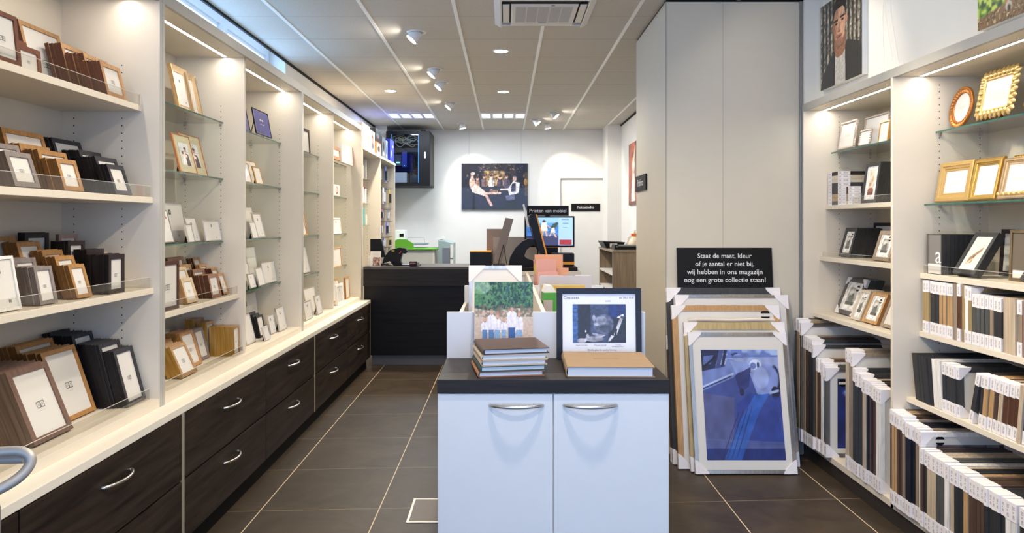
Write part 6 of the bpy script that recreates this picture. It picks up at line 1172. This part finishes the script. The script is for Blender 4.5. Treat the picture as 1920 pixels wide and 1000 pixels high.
t = thing('clear_bag', 'clear wrapped white bag beside the gift basket', 'bag', (1.53, 8.87, 1.1505)); ob('bag', MB().prism([(-.05, 0), (.05, 0), (.03, .10), (.035, .16), (-.01, .15), (-.02, .09)], -.03, .03, 'y').mesh('bag', M_('white_bag', srgb(232, 230, 228), .3, coat=.5), .006), t)

# ================================================================== ceiling fittings
RIM = M_('fitting_white', srgb(228, 226, 222), .4); DISC = emit('downlight_glow', (1, .93, .82), 14.); SPOTG = emit('spot_glow', (1, .92, .80), 90.)
def lamp(name, parent, loc, aim, power, angle, blend, col):
    d = bpy.data.lights.new(name, 'SPOT'); d.energy = power; d.spot_size = R(angle); d.spot_blend = blend; d.color = col; d.shadow_soft_size = .04
    o = bpy.data.objects.new(name, d); COL.objects.link(o); o.parent = parent; o.location = loc
    o.rotation_euler = Vector(aim).to_track_quat('-Z', 'Y').to_euler(); return o
def downlight(label, x, y, power, seen=True):
    t = thing('ceiling_downlight', label, 'downlight', (x, y, CZ), (0, 0, 0), 'round downlights in the ceiling')
    ob('rim', MB().lathe([(.056, -.0005), (.056, -.006), (.068, -.005), (.070, -.0005)], 36).mesh('rim', RIM), t); ob('diffuser', MB().lathe([(0, -.003), (.056, -.003)], 36).mesh('diffuser', DISC), t)
    lamp('downlight_lamp', t, (0, 0, -.02), (0, 0, -1), power, 150, .6, WARM)
downlight('round ceiling downlight nearest the camera, just beyond the air unit', -.038, 5.85, 45); downlight('round ceiling downlight further down the middle of the aisle', -.024, 7.66, 75); downlight('round ceiling downlight left, towards the counter', -1.233, 7.61, 60)
downlight('added round ceiling downlight above the camera, out of the picture', .15, 1.0, 45); downlight('round ceiling downlight in front of the display cabinet, above the picture edge', .20, 2.08, 60)  # the one above the camera is unseen, added to brighten the near shop
downlight('added round ceiling downlight over the aisle, above the picture edge', -.45, 3.4, 40)  # unseen downlight added to light the aisle and left shelving
downlight('added round ceiling downlight over the floor frames, above the picture edge', .60, 2.9, 40)  # added out of view to raise the light on the right side
def spot(label, x, y, s, power, tgt, tilt=48, cone=62, soft=.75):
    t = thing('ceiling_spotlight', label, 'spotlight', (x, y, CZ), (0, 0, 0), 'swivelling spotlights in the ceiling')
    ob('ring', MB().lathe([(.045, -.0005), (.046, -.005), (.072, -.004), (.074, -.0005)], 32).mesh('ring', RIM), t)
    h = MB(); h.T = Matrix.Translation((0, 0, -.012)) @ Matrix.Rotation(R(s*14 if tilt > 30 else 0), 4, 'Z').inverted() @ Matrix.Rotation(R(-s*tilt*.85), 4, 'Y'); h.lathe([(0, .02), (.036, .02), (.040, -.02), (.048, -.062), (.046, -.064), (.042, -.060)], 28); hd = ob('head', h.mesh('head', RIM), t)
    g = MB(); g.T = h.T.copy(); g.lathe([(0, -.060), (.042, -.060)], 28); ob('lens', g.mesh('lens', SPOTG), t)
    p = Vector(h.T @ Vector((0, 0, -.07))); lamp('spot_lamp', t, p, Vector(tgt)-Vector((x, y, CZ))-p, power, cone, soft, WARM)
spot('swivel spotlight nearest the camera, turned to the left shelves', -.66, 5.28, -1, 40, (-1.6, 5.0, 1.2)); spot('swivel spotlight, second along the left row', -.647, 6.54, -1, 40, (-1.6, 6.3, 1.2)); spot('swivel spotlight, third along the left row', -.64, 7.15, -1, 40, (-1.6, 7.0, 1.4)); spot('swivel spotlight, fourth along the left row', -.64, 8.37, -1, 25, (-1.6, 8.3, 1.6))
spot('small swivel spotlight near the back wall in the middle', -.62, 10.1, .6, 20, (-.47, 10.77, 2.0), 20, 58, .3); spot('swivel spotlight nearest in the right group', .606, 9.07, 1, 33, (1.66, 9.2, 1.9)); spot('swivel spotlight, second in the right group', .40, 9.71, 1, 40, (1.5, 10.5, 1.9)); spot('swivel spotlight close to the studio door', .59, 10.1, .6, 20, (1.0, 10.77, 2.0), 20, 58, .3)
spot('added swivel spotlight above the picture edge, turned to the right shelves', .95, 3.2, 1, 60, (2.0, 3.3, 1.1)); spot('added swivel spotlight above the picture edge, turned to the left shelves', -.66, 2.2, -1, 12, (-1.6, 2.5, 1.4))  # both spots are unseen, added to brighten the near shelves
spot('added swivel spotlight above the picture edge, turned to the portrait', 1.15, 3.9, 1, 14, (2.0, 4.0, 2.3))  # unseen spot added to brighten the portrait and bulkhead
LOUV = emit('louvre_glow', (.62, .74, 1.0), .85)
for lab, x0, x1 in (('square louvred ceiling light left of the aisle', -1.54, -.938), ('square louvred ceiling light in the middle', -.336, .268)):
    t = thing('louvre_light', lab, 'ceiling light', ((x0+x1)/2, 9.38, CZ), (0, 0, 0), 'louvred ceiling lights')
    w = (x1-x0)/2-.014; f_ = MB(); gaps = [-.225, -.075, .075, .225]
    f_.box(-w, w, -.29, -.17, -.006, -.0005); f_.box(-w, w, .17, .29, -.006, -.0005); xs = [-w]+[v for g in gaps for v in (g-.058, g+.058)]+[w]
    for a, c in zip(xs[::2], xs[1::2]): f_.box(a, c, -.17, .17, -.006, -.0005)
    ob('frame', f_.mesh('frame', RIM), t)
    for g in gaps: ob('lit_opening', MB().box(g-.0575, g+.0575, -.1695, .1695, -.003, -.001).mesh('lit_opening', LOUV), t)
    d = bpy.data.lights.new('louvre_lamp', 'AREA'); d.shape = 'SQUARE'; d.size = .5; d.energy = 20; d.color = (.80, .90, 1); o = bpy.data.objects.new('louvre_lamp', d); COL.objects.link(o); o.parent = t; o.location = (0, 0, -.02)
# air conditioning cassette
t = thing('air_conditioner', 'white ceiling air conditioning cassette with grille', 'air conditioner', (.25, 4.705, CZ)); ACW = M_('ac_white', srgb(224, 220, 214), .4)
b = MB(); o_, i_, hh = .325, .215, .035
b.prism([(-o_, -.001), (-o_, -.012), (-o_+.04, -hh), (-o_+.05, -hh), (-o_+.05, -.001)], -.325, .325, 'y'); b.prism([(o_, -.001), (o_, -.012), (o_-.04, -hh), (o_-.05, -hh), (o_-.05, -.001)], -.325, .325, 'y')
b.prism([(-o_, -.001), (-o_, -.012), (-o_+.04, -hh), (-o_+.05, -hh), (-o_+.05, -.001)], -.275, .275, 'x'); b.prism([(o_, -.001), (o_, -.012), (o_-.04, -hh), (o_-.05, -hh), (o_-.05, -.001)], -.275, .275, 'x')
ob('panel', b.mesh('panel', ACW), t); ob('recess', MB().box(-.275, .275, -.275, .275, -.01, -.001).mesh('recess', M_('ac_dark', srgb(60, 58, 56), .6)), t)
ob('grille_frame', MB().box(-.215, .215, -.215, .215, -.040, -.012).mesh('grille_frame', ACW, .012), t)
g = MB()
for k in range(5):
    x = -.185+k*.075
    for j in range(22): g.box(x, x+.066, -.17+j*.0155, -.17+j*.0155+.010, -.0435, -.0405)
ob('grille', g.mesh('grille', M_('ac_grille', srgb(188, 185, 180), .5)), t)
for nm, q in (('flap', (-.215, .215, -.266, -.222, -.036, -.030)), ('flap', (-.215, .215, .225, .268, -.036, -.030)), ('flap', (-.268, -.225, -.20, .20, -.036, -.030)), ('flap', (.225, .268, -.20, .20, -.036, -.030))): ob(nm, MB().box(*q).mesh(nm, ACW if q[2] != -.266 else BLACK, .002), t)
ob('logo', MB().box(-.025, .025, .172, .190, -.0415, -.0402).mesh('logo', M_('ac_logo', srgb(110, 124, 150), .4)), t); ob('status_window', MB().box(.04, .062, -.205, -.195, -.0412, -.0402).mesh('status_window', SATIN), t)
# floor socket
t = thing('floor_socket', 'square floor socket lid with pale metal frame left of the cabinet', 'floor socket', (-.335, 3.61, 0)); e = .15
ob('frame', MB().box(-e, e, -e, -e+.012, .0003, .004).box(-e, e, e-.012, e, .0003, .004).box(-e, -e+.012, -e+.012, e-.012, .0003, .004).box(e-.012, e, -e+.012, e-.012, .0003, .004).mesh('frame', M_('pale_brass', srgb(206, 196, 176), .35, metal=.5)), t); ob('lid', MB().box(-e+.013, e-.013, -e+.013, e-.013, .0003, .003).mesh('lid', M_('lid_brown', srgb(96, 82, 66), .45, var=.15, vscale=10)), t)
# entrance door standing open at the left picture edge
d = struct('door_2', boxm('door_panel', -.935, -.91, .25, 1.25, .02, 2.3, M_('door_grey', srgb(120, 124, 130), .4)), 'open entrance door of which only the handle shows at the left edge', 'door')
hp = [(-.92, 1.165, 1.075), (-.91, 1.17, 1.076), (-.84, 1.185, 1.079), (-.812, 1.19, 1.078), (-.797, 1.19, 1.070), (-.793, 1.185, 1.058), (-.798, 1.17, 1.044), (-.812, 1.15, 1.033), (-.836, 1.13, 1.024), (-.85, 1.12, 1.02)]
def smooth(p, n=6):
    o = []
    for i in range(1, len(p)-2):
        a, b_, c, e_ = [Vector(q) for q in p[i-1:i+3]]
        for k in range(n):
            u = k/n; o.append(.5*((2*b_)+(c-a)*u+(2*a-5*b_+4*c-e_)*u*u+(3*b_-a-3*c+e_)*u**3))
    return o+[Vector(p[-2])]
h = MB().tube(smooth(hp), .0085, 14)
h.tube([(-.91, 1.20, 1.060), (-.812, 1.20, 1.062)], .0075, 12); ob('handle', h.mesh('handle', M_('satin_handle', (.42, .39, .35), .5, metal=.6)), d)
ob('lock_case', MB().box(-.91, -.856, 1.17, 1.21, .90, .985).mesh('lock_case', ALU, .008), d)
